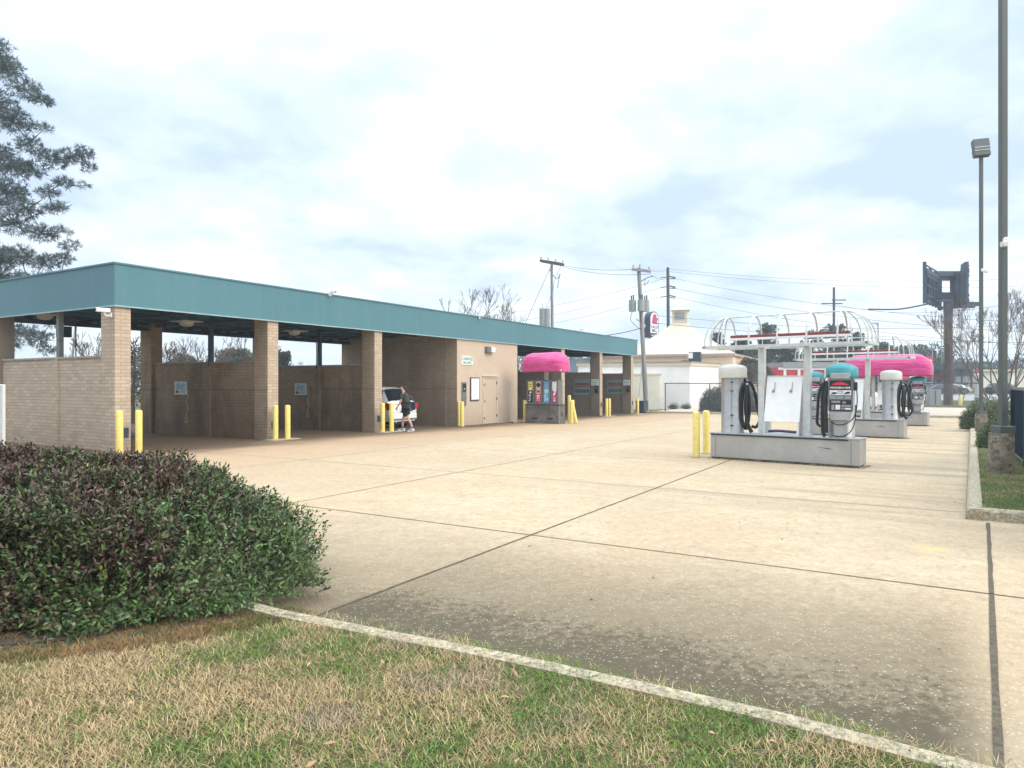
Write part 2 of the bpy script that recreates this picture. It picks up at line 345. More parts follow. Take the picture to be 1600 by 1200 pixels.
# concrete lot
def lot(name='lot_concrete', warm=1.0):
    m, t, b = newmat(name); g = t.nodes.new('ShaderNodeNewGeometry').outputs['Position']
    ab = mp(t, g, rot=(0, 0, TH - R(90)))          # x along the building, -y across it
    sp = t.nodes.new('ShaderNodeSeparateXYZ'); t.links.new(ab, sp.inputs[0])
    gp = t.nodes.new('ShaderNodeSeparateXYZ'); t.links.new(g, gp.inputs[0])
    A = sp.outputs[0]; Bn = wm('MULTIPLY', sp.outputs[1], -1.0, tree=t)
    big = nz(t, g, .35, 6, .6); mid = nz(t, g, 1.7, 6, .62); fine = nz(t, g, 34, 5, .7); agg = nz(t, g, 120, 3, .7)
    c = mixc(t, mapr(t, big, .35, .65), (.465, .365, .23), (.57, .47, .315))
    c = mixc(t, mapr(t, mid, .40, .66, 0, .6), c, (.42, .315, .20))
    # clay tint drifting over the middle of the lot
    c = mixc(t, mapr(t, nz(t, mp(t, ab, (.14, .30, 1)), 1, 6, .6), .44, .66, 0, .5), c, (.50, .325, .185))
    # per slab tone
    vo = t.nodes.new('ShaderNodeTexWhiteNoise'); vo.noise_dimensions = '2D'
    cbn = t.nodes.new('ShaderNodeCombineXYZ')
    t.links.new(wm('FLOOR', wm('DIVIDE', wm('SUBTRACT', A, 7.03, tree=t), 4.27, tree=t), tree=t), cbn.inputs[0])
    t.links.new(wm('FLOOR', wm('DIVIDE', wm('SUBTRACT', Bn, .45, tree=t), 4.40, tree=t), tree=t), cbn.inputs[1])
    t.links.new(cbn.outputs[0], vo.inputs['Vector'])
    c = mixc(t, mapr(t, vo.outputs[0], 0, 1, 0, .38, False), c, (.36, .29, .20))
    # washed streaks running to the right kerb
    stn = nz(t, mp(t, ab, (1.1, .16, 1)), 1.0, 6, .6)
    near_r = wm('MULTIPLY', mapr(t, Bn, -6.5, -1.5), mapr(t, A, 8.5, 12), tree=t)
    c = mixc(t, wm('MULTIPLY', mapr(t, stn, .47, .58, 0, .9), near_r, tree=t), c, (.27, .22, .155))
    c = mixc(t, wm('MULTIPLY', mapr(t, nz(t, mp(t, ab, (.9, .12, 1), loc=(5, 2, 0)), 1.0, 5, .6), .55, .7, 0, .6), near_r, tree=t), c, (.70, .64, .53))
    c = mixc(t, mapr(t, agg, .50, .66, 0, .45), c, (.70, .60, .44))
    # mildew beside the front kerb: distance from the line of the kerb
    dl = wm('ADD', wm('MULTIPLY', gp.outputs[0], .47, tree=t), wm('MULTIPLY', gp.outputs[1], .883, tree=t), tree=t)   # 3.66 on kerb
    dd = wm('ADD', dl, wm('MULTIPLY', wm('SUBTRACT', nz(t, g, .8, 7, .62), .5, tree=t), 1.5, tree=t), tree=t)
    bq = mapr(t, nz(t, mp(t, g, loc=(7, 3, 0)), 14, 10, .85), .38, .62, -.5, .5, False)
    dg = wm('ADD', dd, wm('MULTIPLY', bq, -1.1, tree=t), tree=t)
    mil = wm('MAXIMUM', mapr(t, dg, 4.25, 5.5, .96, 0), mapr(t, dg, 4.6, 7.8, .66, 0), tree=t)
    sideL = mapr(t, Bn, -4.08, -3.9, .7, 1)
    sideR = mapr(t, Bn, .0, .45, 1, .15)
    mil = wm('MULTIPLY', wm('MULTIPLY', mil, sideL, tree=t), sideR, tree=t)
    vor = t.nodes.new('ShaderNodeTexVoronoi'); vor.inputs['Scale'].default_value = 55; t.links.new(g, vor.inputs['Vector'])
    vc = t.nodes.new('ShaderNodeSeparateColor'); t.links.new(vor.outputs['Color'], vc.inputs[0])
    sel = wm('GREATER_THAN', vc.outputs[0], .90, tree=t); dots = wm('MULTIPLY', mapr(t, vor.outputs['Distance'], .25, .45, 1, 0), sel, tree=t)
    grain = mapr(t, nz(t, g, 75, 8, .8), .35, .66, 0, 1)
    speck = wm('SUBTRACT', 1.0, wm('MULTIPLY', dots, .25, tree=t), tree=t)
    broad = mapr(t, nz(t, g, 5.5, 12, .84), .40, .60, 0, 1)
    broad2 = mapr(t, nz(t, mp(t, g, (1, 1, 1), loc=(7, 3, 0)), 16, 10, .85), .44, .60, 0, 1)
    c = mixc(t, wm('MULTIPLY', broad, .52, tree=t), c, (.33, .235, .14))
    c = mixc(t, wm('MULTIPLY', broad2, .34, tree=t), c, (.64, .54, .385))
    c = mixc(t, wm('MULTIPLY', grain, .38, tree=t), c, (.25, .185, .11))
    c = mixc(t, wm('MULTIPLY', mil, speck, tree=t), c, (.082, .068, .042))
    # brown wash water grime in and before the bays
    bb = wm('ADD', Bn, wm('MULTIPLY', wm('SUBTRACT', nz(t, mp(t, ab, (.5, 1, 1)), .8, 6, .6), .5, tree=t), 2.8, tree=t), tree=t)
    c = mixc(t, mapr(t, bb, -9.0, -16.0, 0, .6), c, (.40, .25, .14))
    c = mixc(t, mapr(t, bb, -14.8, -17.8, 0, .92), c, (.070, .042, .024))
    # exposed aggregate
    c = mixc(t, wm('MULTIPLY', dots, .35, tree=t), c, (.72, .66, .54))
    c = mixc(t, mapr(t, nz(t, g, 4, 8, .8), .56, .66, 0, .5), c, (.27, .20, .12))
    c = mixc(t, mapr(t, nz(t, mp(t, ab, (1.2, 4, 1)), 2.2, 8, .75), .55, .66, 0, .4), c, (.24, .185, .12))
    # a rubbed yellow paint spot
    ysp = t.nodes.new('ShaderNodeVectorMath'); ysp.operation = 'DISTANCE'; t.links.new(g, ysp.inputs[0]); ysp.inputs[1].default_value = (4.45, 7.41, 0)
    yd = wm('ADD', ysp.outputs['Value'], wm('MULTIPLY', nz(t, g, 9, 4), .2, tree=t), tree=t)
    c = mixc(t, mapr(t, yd, .10, .34, .38, 0), c, (.75, .55, .16))
    t.links.new(c, b.inputs['Base Color']); b.inputs['Roughness'].default_value = .88; b.inputs['Specular IOR Level'].default_value = .2
    bump(t, b, wm('ADD', agg, wm('MULTIPLY', fine, 1.5, tree=t), tree=t), .35, .006)
    return m
M['lot'] = lot()
M['lot2'] = simple('pinkish_lot_concrete', (.56, .45, .35), .9, var=.12, scale=.5, dirt=.3, dirtc=(.38, .30, .22))
M['joint'] = simple('joint_filler', (.09, .072, .045), .95, var=.4, scale=20, bmp=.5)
M['asphalt'] = simple('pale_asphalt', (.32, .31, .30), .9, var=.1, scale=.4)
def grassg(name, straw, green, f0=.45, f1=.58, sc=1.1):
    m, t, b = newmat(name); g = t.nodes.new('ShaderNodeNewGeometry').outputs['Position']
    c = mixc(t, mapr(t, nz(t, g, sc, 6, .62), f0, f1), straw, green)
    c = mixc(t, mapr(t, nz(t, g, 22, 6, .75), .38, .6, .7, 0), c, tuple(q*.35 for q in straw))
    t.links.new(c, b.inputs['Base Color']); b.inputs['Roughness'].default_value = .95; b.inputs['Specular IOR Level'].default_value = .1
    bump(t, b, nz(t, g, 40, 5, .7), .7, .03); return m
M['turf'] = grassg('dry_lawn_soil', (.16, .12, .07), (.06, .075, .03))
M['turfgreen'] = grassg('short_green_lawn', (.17, .15, .07), (.065, .10, .028), .35, .6)
M['field'] = grassg('winter_field', (.24, .21, .13), (.12, .14, .06), .4, .6, .1)
M['mulch'] = simple('dark_leaf_litter', (.045, .032, .020), .95, var=.5, scale=25, bmp=1, bscale=40)
M['blade'] = tintmat('grass_blades', .7, .25)
M['leaf'] = tintmat('bush_leaves', .45, .04)
M['needle'] = tintmat('tree_leaves', .7, .2)
M['skin'] = simple('skin', (.55, .33, .25), .5, var=.05)
M['shirt'] = simple('dark_grey_cotton', (.035, .036, .04), .85, var=.15)
M['shorts'] = simple('black_cotton', (.012, .012, .018), .9, var=.15)
M['hair'] = simple('dark_brown_hair', (.03, .02, .013), .6, var=.3)
M['bag'] = simple('dark_purple_cloth', (.035, .028, .07), .8)

# ------------------------------------------------------------------ numpy meshes
def npmesh(name, verts, faces_flat, fsize, mat, tint=None, parent=None, smooth=False):
    me = bpy.data.meshes.new(name); nv = len(verts); nf = len(faces_flat)//fsize
    me.vertices.add(nv); me.vertices.foreach_set('co', np.asarray(verts, np.float32).ravel())
    me.loops.add(len(faces_flat)); me.loops.foreach_set('vertex_index', np.asarray(faces_flat, np.int32))
    me.polygons.add(nf); me.polygons.foreach_set('loop_start', np.arange(0, nf*fsize, fsize, dtype=np.int32))
    me.update(calc_edges=True); me.validate()
    if tint is not None:
        a = me.attributes.new('tint', 'FLOAT_COLOR', 'FACE')
        c = np.ones((nf, 4), np.float32); c[:, :3] = tint; a.data.foreach_set('color', c.ravel())
    me.materials.append(mat)
    o = bpy.data.objects.new(name, me); col.objects.link(o); o.parent = parent; return o
def leaves(name, cen, axis, nrm, ln, wd, tint, mat, parent=None, fold=.25):
    n = len(cen); axis = axis/np.linalg.norm(axis, axis=1)[:, None]
    side = np.cross(axis, nrm); side /= (np.linalg.norm(side, axis=1)[:, None]+1e-9); up = np.cross(side, axis)
    ln = np.broadcast_to(ln, n)[:, None]; wd = np.broadcast_to(wd, n)[:, None]
    v = np.empty((n, 4, 3))
    v[:, 0] = cen; v[:, 2] = cen + axis*ln
    v[:, 1] = cen + axis*ln*.45 + side*wd*.5 + up*wd*fold; v[:, 3] = cen + axis*ln*.45 - side*wd*.5 + up*wd*fold
    return npmesh(name, v.reshape(-1, 3), np.arange(n*4), 4, mat, tint, parent)
def segmesh(name, segs, sides, mat, parent=None):
    S = np.array([[*a, *b, r0, r1] for a, b, r0, r1 in segs]); n = len(S)
    p, q, r0, r1 = S[:, :3], S[:, 3:6], S[:, 6], S[:, 7]
    d = q-p; d /= (np.linalg.norm(d, axis=1)[:, None]+1e-9)
    ref = np.where(np.abs(d[:, 2:3]) < .9, np.array([[0, 0, 1.]]), np.array([[1., 0, 0]]))
    a = np.cross(d, ref); a /= np.linalg.norm(a, axis=1)[:, None]; b = np.cross(d, a)
    v = np.empty((n, 2, sides, 3))
    for i in range(sides):
        t = 2*math.pi*i/sides; o = a*math.cos(t)+b*math.sin(t)
        v[:, 0, i] = p+o*r0[:, None]; v[:, 1, i] = q+o*r1[:, None]
    base = (np.arange(n)*2*sides)[:, None]; f = []
    for i in range(sides):
        j = (i+1) % sides; f.append(base+np.array([[i, j, sides+j, sides+i]]))
    return npmesh(name, v.reshape(-1, 3), np.stack(f, 1).reshape(-1), 4, mat, None, parent)
def rvec(rs): 
    return Vector((rs.gauss(0, 1), rs.gauss(0, 1), rs.gauss(0, 1))).normalized()
def grow(p, d, ln, r, depth, rs, out, tips, spread=.55, up=.12, ratio=.74, kids=(2, 3)):
    n = 3; q = Vector(p); dd = Vector(d)
    for i in range(n):
        dd = (dd + rvec(rs)*.10 + Vector((0, 0, up*.4))).normalized(); q2 = q + dd*ln/n
        out.append((tuple(q), tuple(q2), r*(1-.3*i/n), r*(1-.3*(i+1)/n))); q = q2
    if depth == 0: tips.append((q, dd)); return
    for k in range(rs.randint(*kids)):
        nd = (dd + rvec(rs)*spread + Vector((0, 0, up))).normalized()
        grow(q, nd, ln*ratio*rs.uniform(.75, 1.15), r*.62, depth-1, rs, out, tips, spread, up, ratio, kids)
def bare_tree(name, base, h, label, seed, depth=6, spread=.55, stems=1, mat='twig', group=None, rmin=.018, kids=(2, 3), up=.12):
    rs = random.Random(seed); root = empty(name, base, 0, label, 'tree', group)
    segs = []; tips = []
    for k in range(stems):
        d = Vector((0, 0, 1)) if stems == 1 else (Vector((math.cos(k*2.4)*.5, math.sin(k*2.4)*.5, 1))).normalized()
        grow((0, 0, -.1), d, h*.30, (h*.016+.015)/(stems**.5), depth, rs, segs, tips, spread, up, kids=kids)
    zt = max(s[1][2] for s in segs); k = h/zt
    segs = [(tuple(np.array(a)*k), tuple(np.array(b)*k), max(r0*k, rmin), max(r1*k, rmin*.8)) for a, b, r0, r1 in segs]
    big = [s for s in segs if s[2] > rmin*2.6]; small = [s for s in segs if s[2] <= rmin*2.6]
    segmesh('trunk', big, 6, M['trunk'] if mat == 'twig' else M['twiggrey'], root); segmesh('crown', small, 3, M[mat], root)
    return root
def tufted(name, base, h, label, seed, tints, clumps, needles=14, nlen=.28, nwid=.03, trunk_r=.2, group=None, cat='tree', limbs=True, rclump=1.0, ntuft=60, upbias=.3):
    """clumps: list of (x,y,z,r) relative to base: foliage masses carried by limbs"""
    rs = random.Random(seed); g = np.random.default_rng(seed); root = empty(name, base, 0, label, cat, group)
    segs = [((0, 0, -.2), (0, 0, h*.35), trunk_r, trunk_r*.85), ((0, 0, h*.35), (.1, 0, h*.7), trunk_r*.85, trunk_r*.55), ((.1, 0, h*.7), (0, 0, h*.97), trunk_r*.55, trunk_r*.1)]
    C = []; A = []; T = []
    done = []
    for (x, y, z, r) in sorted(clumps, key=lambda q: math.hypot(q[0], q[1])):
        b = Vector((x, y, z)); rad = math.hypot(x, y); z0 = max(h*.25, z-rad*.35-r*.3); a = Vector((0, 0, min(z0, h*.95))); best = (b-a).length*.75; lr = trunk_r*.22
        for p_, r_ in done:
            if math.hypot(p_.x, p_.y) < rad-.2 and (b-p_).length < best: best = (b-p_).length; a = p_; lr = trunk_r*.13
        done.append((b, r))
        if limbs:
            q0 = a; Ld = (b-a).length; bow = Vector((rs.uniform(-.07, .07), rs.uniform(-.07, .07), rs.uniform(-.12, .06)))*Ld
            for k in range(1, 6):
                t_ = k/5; q1 = a+(b-a)*t_+bow*math.sin(math.pi*t_)+(rvec(rs)*.03*Ld if k < 5 else Vector((0, 0, 0))); segs.append((tuple(q0), tuple(q1), max(.012, lr*(1-.14*(k-1))), max(.010, lr*(1-.14*k)))); q0 = q1
        nt_ = int(ntuft*r*r*rclump)
        for k in range(nt_):
            d = rvec(rs); rr = r*(rs.random()**.45)
            c = b + Vector((d.x*rr, d.y*rr, d.z*rr*.55))
            if limbs and k % 3 == 0: segs.append((tuple(b + (c-b)*.1), tuple(c), lr*.22, .012))
            out_ = (c-b).normalized() if (c-b).length > .01 else Vector((0, 0, 1))
            tb = Vector(tints[0])*(1-(q := rs.random())) + Vector(tints[1])*q; tb *= rs.uniform(.7, 1.25)
            for i in range(needles):
                v = (rvec(rs)*.9 + out_*.8 + Vector((0, 0, upbias))).normalized()
                C.append(tuple(c)); A.append(tuple(v)); T.append(tuple(tb))
    segmesh('trunk', segs, 5, M['trunk'], root)
    C = np.array(C); A = np.array(A); n = len(C)
    leaves('crown', C, A, g.normal(size=(n, 3)), nlen*g.uniform(.7, 1.2, n), nwid, np.array(T), M['needle'], root, 0)
    return root

# ================================================================== SETTING
def sheet(name, mat, x0, x1, ys, dz, label=None, parent=None, nx=1):
    mb = MB()
    for i, y in enumerate(ys):
        for j in range(nx+1): mb.v.append((x0+(x1-x0)*j/nx, y, gz(y)+dz))
    for i in range(len(ys)-1):
        for j in range(nx):
            a = i*(nx+1)+j; mb.face([a, a+1, a+nx+2, a+nx+1])
    return mb.build(name, mat, parent)
tag(sheet('ground', M['field'], -900, 900, [-60, 0, 22, 50, 66, 90, 140, 400, 900], -.08), kind='structure')
# pavement: a grid in the building's own frame
def abgrid(name, mat, a0, a1, b0, b1, dz, step=1.0):
    mb = MB(); na = max(1, int((a1-a0)/step)); nb = max(1, int((b1-b0)/step))
    for i in range(na+1):
        for j in range(nb+1):
            p = AB(a0+(a1-a0)*i/na, b0+(b1-b0)*j/nb); mb.v.append((p.x, p.y, gz(p.y)+dz))
    for i in range(na):
        for j in range(nb):
            k = i*(nb+1)+j; mb.face([k, k+1, k+nb+2, k+nb+1])
    return mb.build(name, mat)
pav = abgrid('pavement', M['lot'], -14, 47.25, -34, 30, 0, 1.0); tag(pav, kind='structure')
mb = MB()
def strip(p, q, wdt, dz=.005, wob=.2, cl=None):
    p = Vector(p); q = Vector(q); Ln = (q-p).length; n = max(2, int(Ln/.35)); d = (q-p).normalized(); s_ = Vector((-d.y, d.x, 0))
    k = len(mb.v)
    for i in range(n+1):
        c = p+(q-p)*i/n; wob_ = wdt*(1+wob*mnoise.noise(c*6)); off = s_*.006*mnoise.noise(c*2.3)
        for sg in (-1, 1): v = c+off+s_*sg*wob_/2; mb.v.append((v.x, v.y, gz(v.y)+dz))
    for i in range(n): a = k+2*i; mb.face([a, a+1, a+3, a+2])
for b_, wd in ((-3.98, .026), (-8.05, .016), (-12.4, .014), (-16.9, .014)): strip(AB(1.0 if b_ > -5 else 5, b_), AB(46.5, b_), wd)
strip(AB(3.1, .22), AB(10.6, .60), .038, wob=.35)
for k in range(9):
    a_ = 7.03+4.27*k
    strip(AB(a_, -17.5), AB(a_, .34 if k else 9), .013 if k != 0 else .018)
strip(AB(2.76+.2, .4), AB(2.96, 12), .02)
j = mb.build('expansion_joint', M['joint'], pav)
# second lot, verge and road beyond the fence
lotb = MB()
def abquad(mb, a0, a1, b0, b1, dz, n=12):
    for i in range(n):
        for jn in range(n):
            P = [AB(a0+(a1-a0)*(i+u)/n, b0+(b1-b0)*(jn+v)/n) for u, v in ((0,0),(0,1),(1,1),(1,0))]
            mb.poly([(p.x, p.y, gz(p.y)+dz) for p in P])
abquad(lotb, 47.55, 72, -18, 40, .0, 14)
tag(lotb.build('neighbour_lot_pavement', M['lot2']), kind='structure')
abq = MB(); abquad(abq, 72, 92, -14, 60, .03, 10); tag(abq.build('verge_lawn', M['turfgreen']), kind='structure')
rd = MB(); abquad(rd, 92, 118, -200, 200, .02, 24); tag(rd.build('road', M['asphalt']), kind='structure')

# kerbs
def kerb(name, pts, wdt, hgt, close=None):
    """pts on the pavement-side edge; the kerb lies to the left of the walking direction"""
    mb = MB(); P = [Vector(p) for p in pts]; prof = [(0, 0), (.02, hgt*.8), (.045, hgt), (wdt, hgt), (wdt, -.05)]
    Q = []
    for i in range(len(P)-1):
        n = max(1, int((P[i+1]-P[i]).length/.25))
        for k in range(n): Q.append(P[i]+(P[i+1]-P[i])*k/n)
    Q.append(P[-1]); m_ = len(prof)
    for i, c in enumerate(Q):
        d = (Q[min(i+1, len(Q)-1)]-Q[max(i-1, 0)]).normalized(); s_ = Vector((-d.y, d.x, 0)); wb = .006*mnoise.noise(c*3)
        for o, z in prof: v = c+s_*(o+wb); mb.v.append((v.x, v.y, gz(v.y)+z+.004*mnoise.noise(c*5)*(z > 0)))
    for i in range(len(Q)-1):
        for k in range(m_-1): a = i*m_+k; mb.face([a, a+1, a+m_+1, a+m_])
    mb.face(list(range(m_))); mb.face([(len(Q)-1)*m_+k for k in range(m_)][::-1])
    return tag(mb.build(name, M['kerb']), kind='structure')
FK = [(3.2, 2.25), (2.08, 3.02), (1.31, 3.55), (.0, 4.28), (-1.05, 4.80), (-1.62, 5.08), (-3.0, 5.95), (-6, 7.9), (-12, 11.5)]
FK = [Vector((x, y, 0)) for x, y in FK]
# walking right to left: the lawn lies on the left-hand side (towards the camera)
kerb('front_kerb', FK, .165, .115)
RK0 = Vector((5.87, 9.04, 0)); RK1 = Vector((23.9, 36.4, 0)); RK2 = AB(47.2, 1.95)
kerb('side_kerb', [RK2, RK1, RK0], .19, .14)
rk = kerb('side_kerb', [RK0 + NV*.03 + U*.0, RK0 + NV*14], .19, .14)
kerb('far_kerb', [AB(47.2, 2.0), AB(47.2, -17.5)][::-1], .25, .14)
# raised lawns
def lawn(name, pts, z, mat, ext=None):
    me = MB(); me.poly([(p.x, p.y, gz(p.y)+z) for p in pts]); return tag(me.build(name, mat), kind='structure')
front = [p + Vector((-.04, -.10, 0)) for p in FK] + [Vector((-14, 9, 0)), Vector((-14, -3, 0)), Vector((6, -3, 0))]
lawn('lawn', front, .10, M['turf'])
sd = (RK1-RK0).normalized(); sn = Vector((sd.y, -sd.x, 0))
mbs = MB()
for i in range(20):
    a = RK0+(RK1-RK0)*i/20+sd*.12; b = RK0+(RK1-RK0)*(i+1)/20+sd*.12
    q = [a+sn*.15, b+sn*.15, b+sn*16, a+sn*16]; mbs.poly([(p.x, p.y, gz(p.y)+.125) for p in q])
tag(mbs.build('side_lawn', M['turfgreen']), kind='structure')

# ---- grass blades
def inpoly(x, y, P):
    r = np.zeros(len(x), bool); n = len(P)
    for i in range(n):
        a = P[i]; b = P[(i+1) % n]
        c = ((a.y > y) != (b.y > y)) & (x < (b.x-a.x)*(y-a.y)/(b.y-a.y+1e-12)+a.x); r ^= c
    return r
def vn(x, y, s, o=0): return np.array([mnoise.noise(Vector((a*s+o, b*s, o))) for a, b in zip(x, y)])
def blades(name, x, y, z0, ln, wd, tint, mat, lean=.8):
    n = len(x); th = rng.uniform(0, 2*np.pi, n); d = np.stack([np.cos(th), np.sin(th)], 1)
    s = np.stack([-d[:, 1], d[:, 0]], 1); b = np.stack([x, y, z0], 1)
    le = rng.uniform(.25, 1.15, n)*lean; v = np.empty((n, 5, 3))
    ang = np.radians(rng.uniform(42, 89, n)*np.minimum(1, lean+.05))
    for k, (t, w_) in enumerate(((0, 1), (.55, .8), (1, 0))):
        r = ln*np.sin(ang)*t**1.25*1.15; h = ln*np.cos(ang)*t+.006*t+rng.uniform(-.003, .004, n)*t
        c = b.copy(); c[:, 0] += d[:, 0]*r; c[:, 1] += d[:, 1]*r; c[:, 2] += h
        if k < 2:
            o = np.zeros((n, 3)); o[:, :2] = s*(wd*w_/2)[:, None]; v[:, 2*k] = c-o; v[:, 2*k+1] = c+o
        else: v[:, 4] = c
    base = (np.arange(n)*5)[:, None]
    f = np.concatenate([base+np.array([[0, 1, 3]]), base+np.array([[0, 3, 2]]), base+np.array([[2, 3, 4]])], 1).reshape(-1)
    return npmesh(name, v.reshape(-1, 3), f, 3, mat, np.repeat(tint, 3, axis=0))
nb = 300000
x = rng.uniform(-4.6, 2.9, nb); y = rng.uniform(2.3, 5.9, nb)
frontx = [Vector((p.x+.03, p.y+.06, 0)) for p in FK]+front[-3:]
ok = (inpoly(x, y, front) | (inpoly(x, y, frontx) & (rng.random(nb) < .22+.5*(np.sin(x*7)*np.sin(x*2.9) > .3)))) & (np.abs(x) < y*.78+.2); x, y = x[ok], y[ok]
g1 = vn(x, y, 1.5, 3)+.5*vn(x, y, 4.2, 9)+.35*vn(x, y, 11, 5)+.22*np.clip((x+.9)/1.2, -1.6, 1) + .05
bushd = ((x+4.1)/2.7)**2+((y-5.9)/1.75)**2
green = g1+rng.normal(0, .33, len(x)) > .12
straw = np.array([.57, .425, .225])*rng.uniform(.45, 1.3, (len(x), 1))
pinky = np.array([.52, .39, .25])*rng.uniform(.45, 1.25, (len(x), 1))
straw = np.where((vn(x, y, 2.2, 21) > .22)[:, None] & (x > -1.6)[:, None], pinky, straw)
gr = np.array([.13, .205, .045])*rng.uniform(.35, 1.7, (len(x), 1)) + rng.uniform(0, .05, (len(x), 1))*np.array([1, .8, .1])
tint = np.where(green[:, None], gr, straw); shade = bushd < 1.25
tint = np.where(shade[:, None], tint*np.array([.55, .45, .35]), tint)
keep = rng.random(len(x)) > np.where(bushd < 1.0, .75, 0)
ln = rng.uniform(.024, .060, len(x))*np.where(green, .85, 1)
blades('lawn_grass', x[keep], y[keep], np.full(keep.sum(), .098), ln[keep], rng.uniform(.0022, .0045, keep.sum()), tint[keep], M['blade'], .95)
tag(bpy.data.objects['lawn_grass'], 'patchy straw and green lawn grass in the foreground', 'grass', kind='stuff')
# low clover in the green patches
n = 16000; cx_ = rng.uniform(-2.6, 2.5, n); cy_ = rng.uniform(2.8, 5.2, n); ok = inpoly(cx_, cy_, front); cx_, cy_ = cx_[ok], cy_[ok]
g2 = vn(cx_, cy_, 1.5, 3)+.5*vn(cx_, cy_, 4.2, 9)+.35*vn(cx_, cy_, 11, 5)+.22*np.clip((cx_+.9)/1.2, -1.6, 1)+rng.normal(0, .1, len(cx_)); ok = g2 > .34; cx_, cy_ = cx_[ok], cy_[ok]; n = len(cx_)
ax = rng.normal(size=(n, 3)); ax[:, 2] = np.abs(ax[:, 2])*.3
leaves('clover', np.stack([cx_, cy_, .108+rng.random(n)*.028], 1), ax, np.tile(np.array([[0, 0, 1.]]), (n, 1))+rng.normal(0, .4, (n, 3)), rng.uniform(.010, .020, n), rng.uniform(.007, .012, n), np.array([.085, .17, .035])*rng.uniform(.5, 1.7, (n, 1)), M['blade'])
tag(bpy.data.objects['clover'], 'low green clover patches in the front lawn', 'clover', kind='stuff')
# side strip grass
nb = 60000; t = rng.random(nb)**1.5; o = rng.uniform(.17, 2.6, nb)
x = RK0.x+(RK1.x-RK0.x)*t*.75+sn.x*o+sd.x*.14; y = RK0.y+(RK1.y-RK0.y)*t*.75+sn.y*o+sd.y*.14
gy = np.array([gz(q) for q in y]); g1 = vn(x, y, 1.3, 2)
tint = np.where((g1+rng.normal(0, .25, nb) > -.05)[:, None], np.array([.12, .18, .045]), np.array([.34, .27, .13]))*rng.uniform(.6, 1.3, (nb, 1))
blades('side_grass', x, y, gy+.124, rng.uniform(.02, .05, nb), np.full(nb, .006), tint, M['blade'], .9)
tag(bpy.data.objects['side_grass'], 'short green grass behind the right kerb', 'grass', kind='stuff')
# joint weeds
# fallen leaves on the lawn
n = 70; lx = rng.uniform(-3.2, 2.4, n); ly = rng.uniform(2.9, 5.0, n); ok = inpoly(lx, ly, front); lx, ly = lx[ok], ly[ok]; n = len(lx)
ax = rng.normal(size=(n, 3)); ax[:, 2] *= .15; nr = np.tile(np.array([[0, 0, 1.]]), (n, 1))+rng.normal(0, .25, (n, 3))
leaves('fallen_leaves', np.stack([lx, ly, np.full(n, .135)], 1), ax, nr, rng.uniform(.035, .075, n), rng.uniform(.014, .026, n), np.array([.42, .27, .15])*rng.uniform(.7, 1.4, (n, 1)), M['blade'])
tag(bpy.data.objects['fallen_leaves'], 'dry brown leaves scattered on the front lawn', 'leaves', kind='stuff')
# grit scattered on the concrete beside the kerb
n = 1300; lx = rng.uniform(-1.5, 3.4, n); ly = 3.66/.883-lx*.532+.2+rng.exponential(.45, n); gsz = rng.uniform(.004, .012, n)
ax = rng.normal(size=(n, 3)); ax[:, 2] = 0
leaves('grit', np.stack([lx, ly, np.full(n, .004)], 1), ax, np.tile(np.array([[0, 0, 1.]]), (n, 1)), gsz, gsz*.7, np.array([.55, .49, .38])*rng.uniform(.5, 1.2, (n, 1)), M['blade'])
tag(bpy.data.objects['grit'], 'pale grit scattered on the dark concrete by the front kerb', 'grit', kind='stuff')
# leaf crumbs and grit blown over the lot
n = 420; aa = rng.uniform(3, 30, n); bb_ = rng.uniform(-15, 2, n); aa[:140] = 42-rng.exponential(3, 140)*6; bb_[:140] = rng.uniform(-14, 1, 140)
P = np.array([AB(a, b) for a, b in zip(aa, bb_)]); P[:, 2] = [gz(q)+.006 for q in P[:, 1]]; ok = P[:, 1]*.883+P[:, 0]*.47 > 4.2; P = P[ok]; n = len(P)
ax = rng.normal(size=(n, 3)); ax[:, 2] = 0; gsz = rng.uniform(.012, .045, n)
leaves('leaf_litter', P, ax, np.tile(np.array([[0, 0, 1.]]), (n, 1))+rng.normal(0, .2, (n, 3)), gsz, gsz*.5, np.array([.13, .085, .045])*rng.uniform(.5, 1.8, (n, 1)), M['blade'])
tag(bpy.data.objects['leaf_litter'], 'small brown leaf crumbs scattered over the concrete lot', 'litter', kind='stuff')
# mulch under the bush
mb = MB(); P = []
for i in range(40):
    t = 2*math.pi*i/40; P.append((-4.7+2.45*math.cos(t)*(1+.03*math.sin(5*t)), 5.15+.95*math.sin(t)*(1+.05*math.sin(7*t)), .106))
mb.poly(P); tag(mb.build('mulch_bed', M['mulch']), kind='structure')

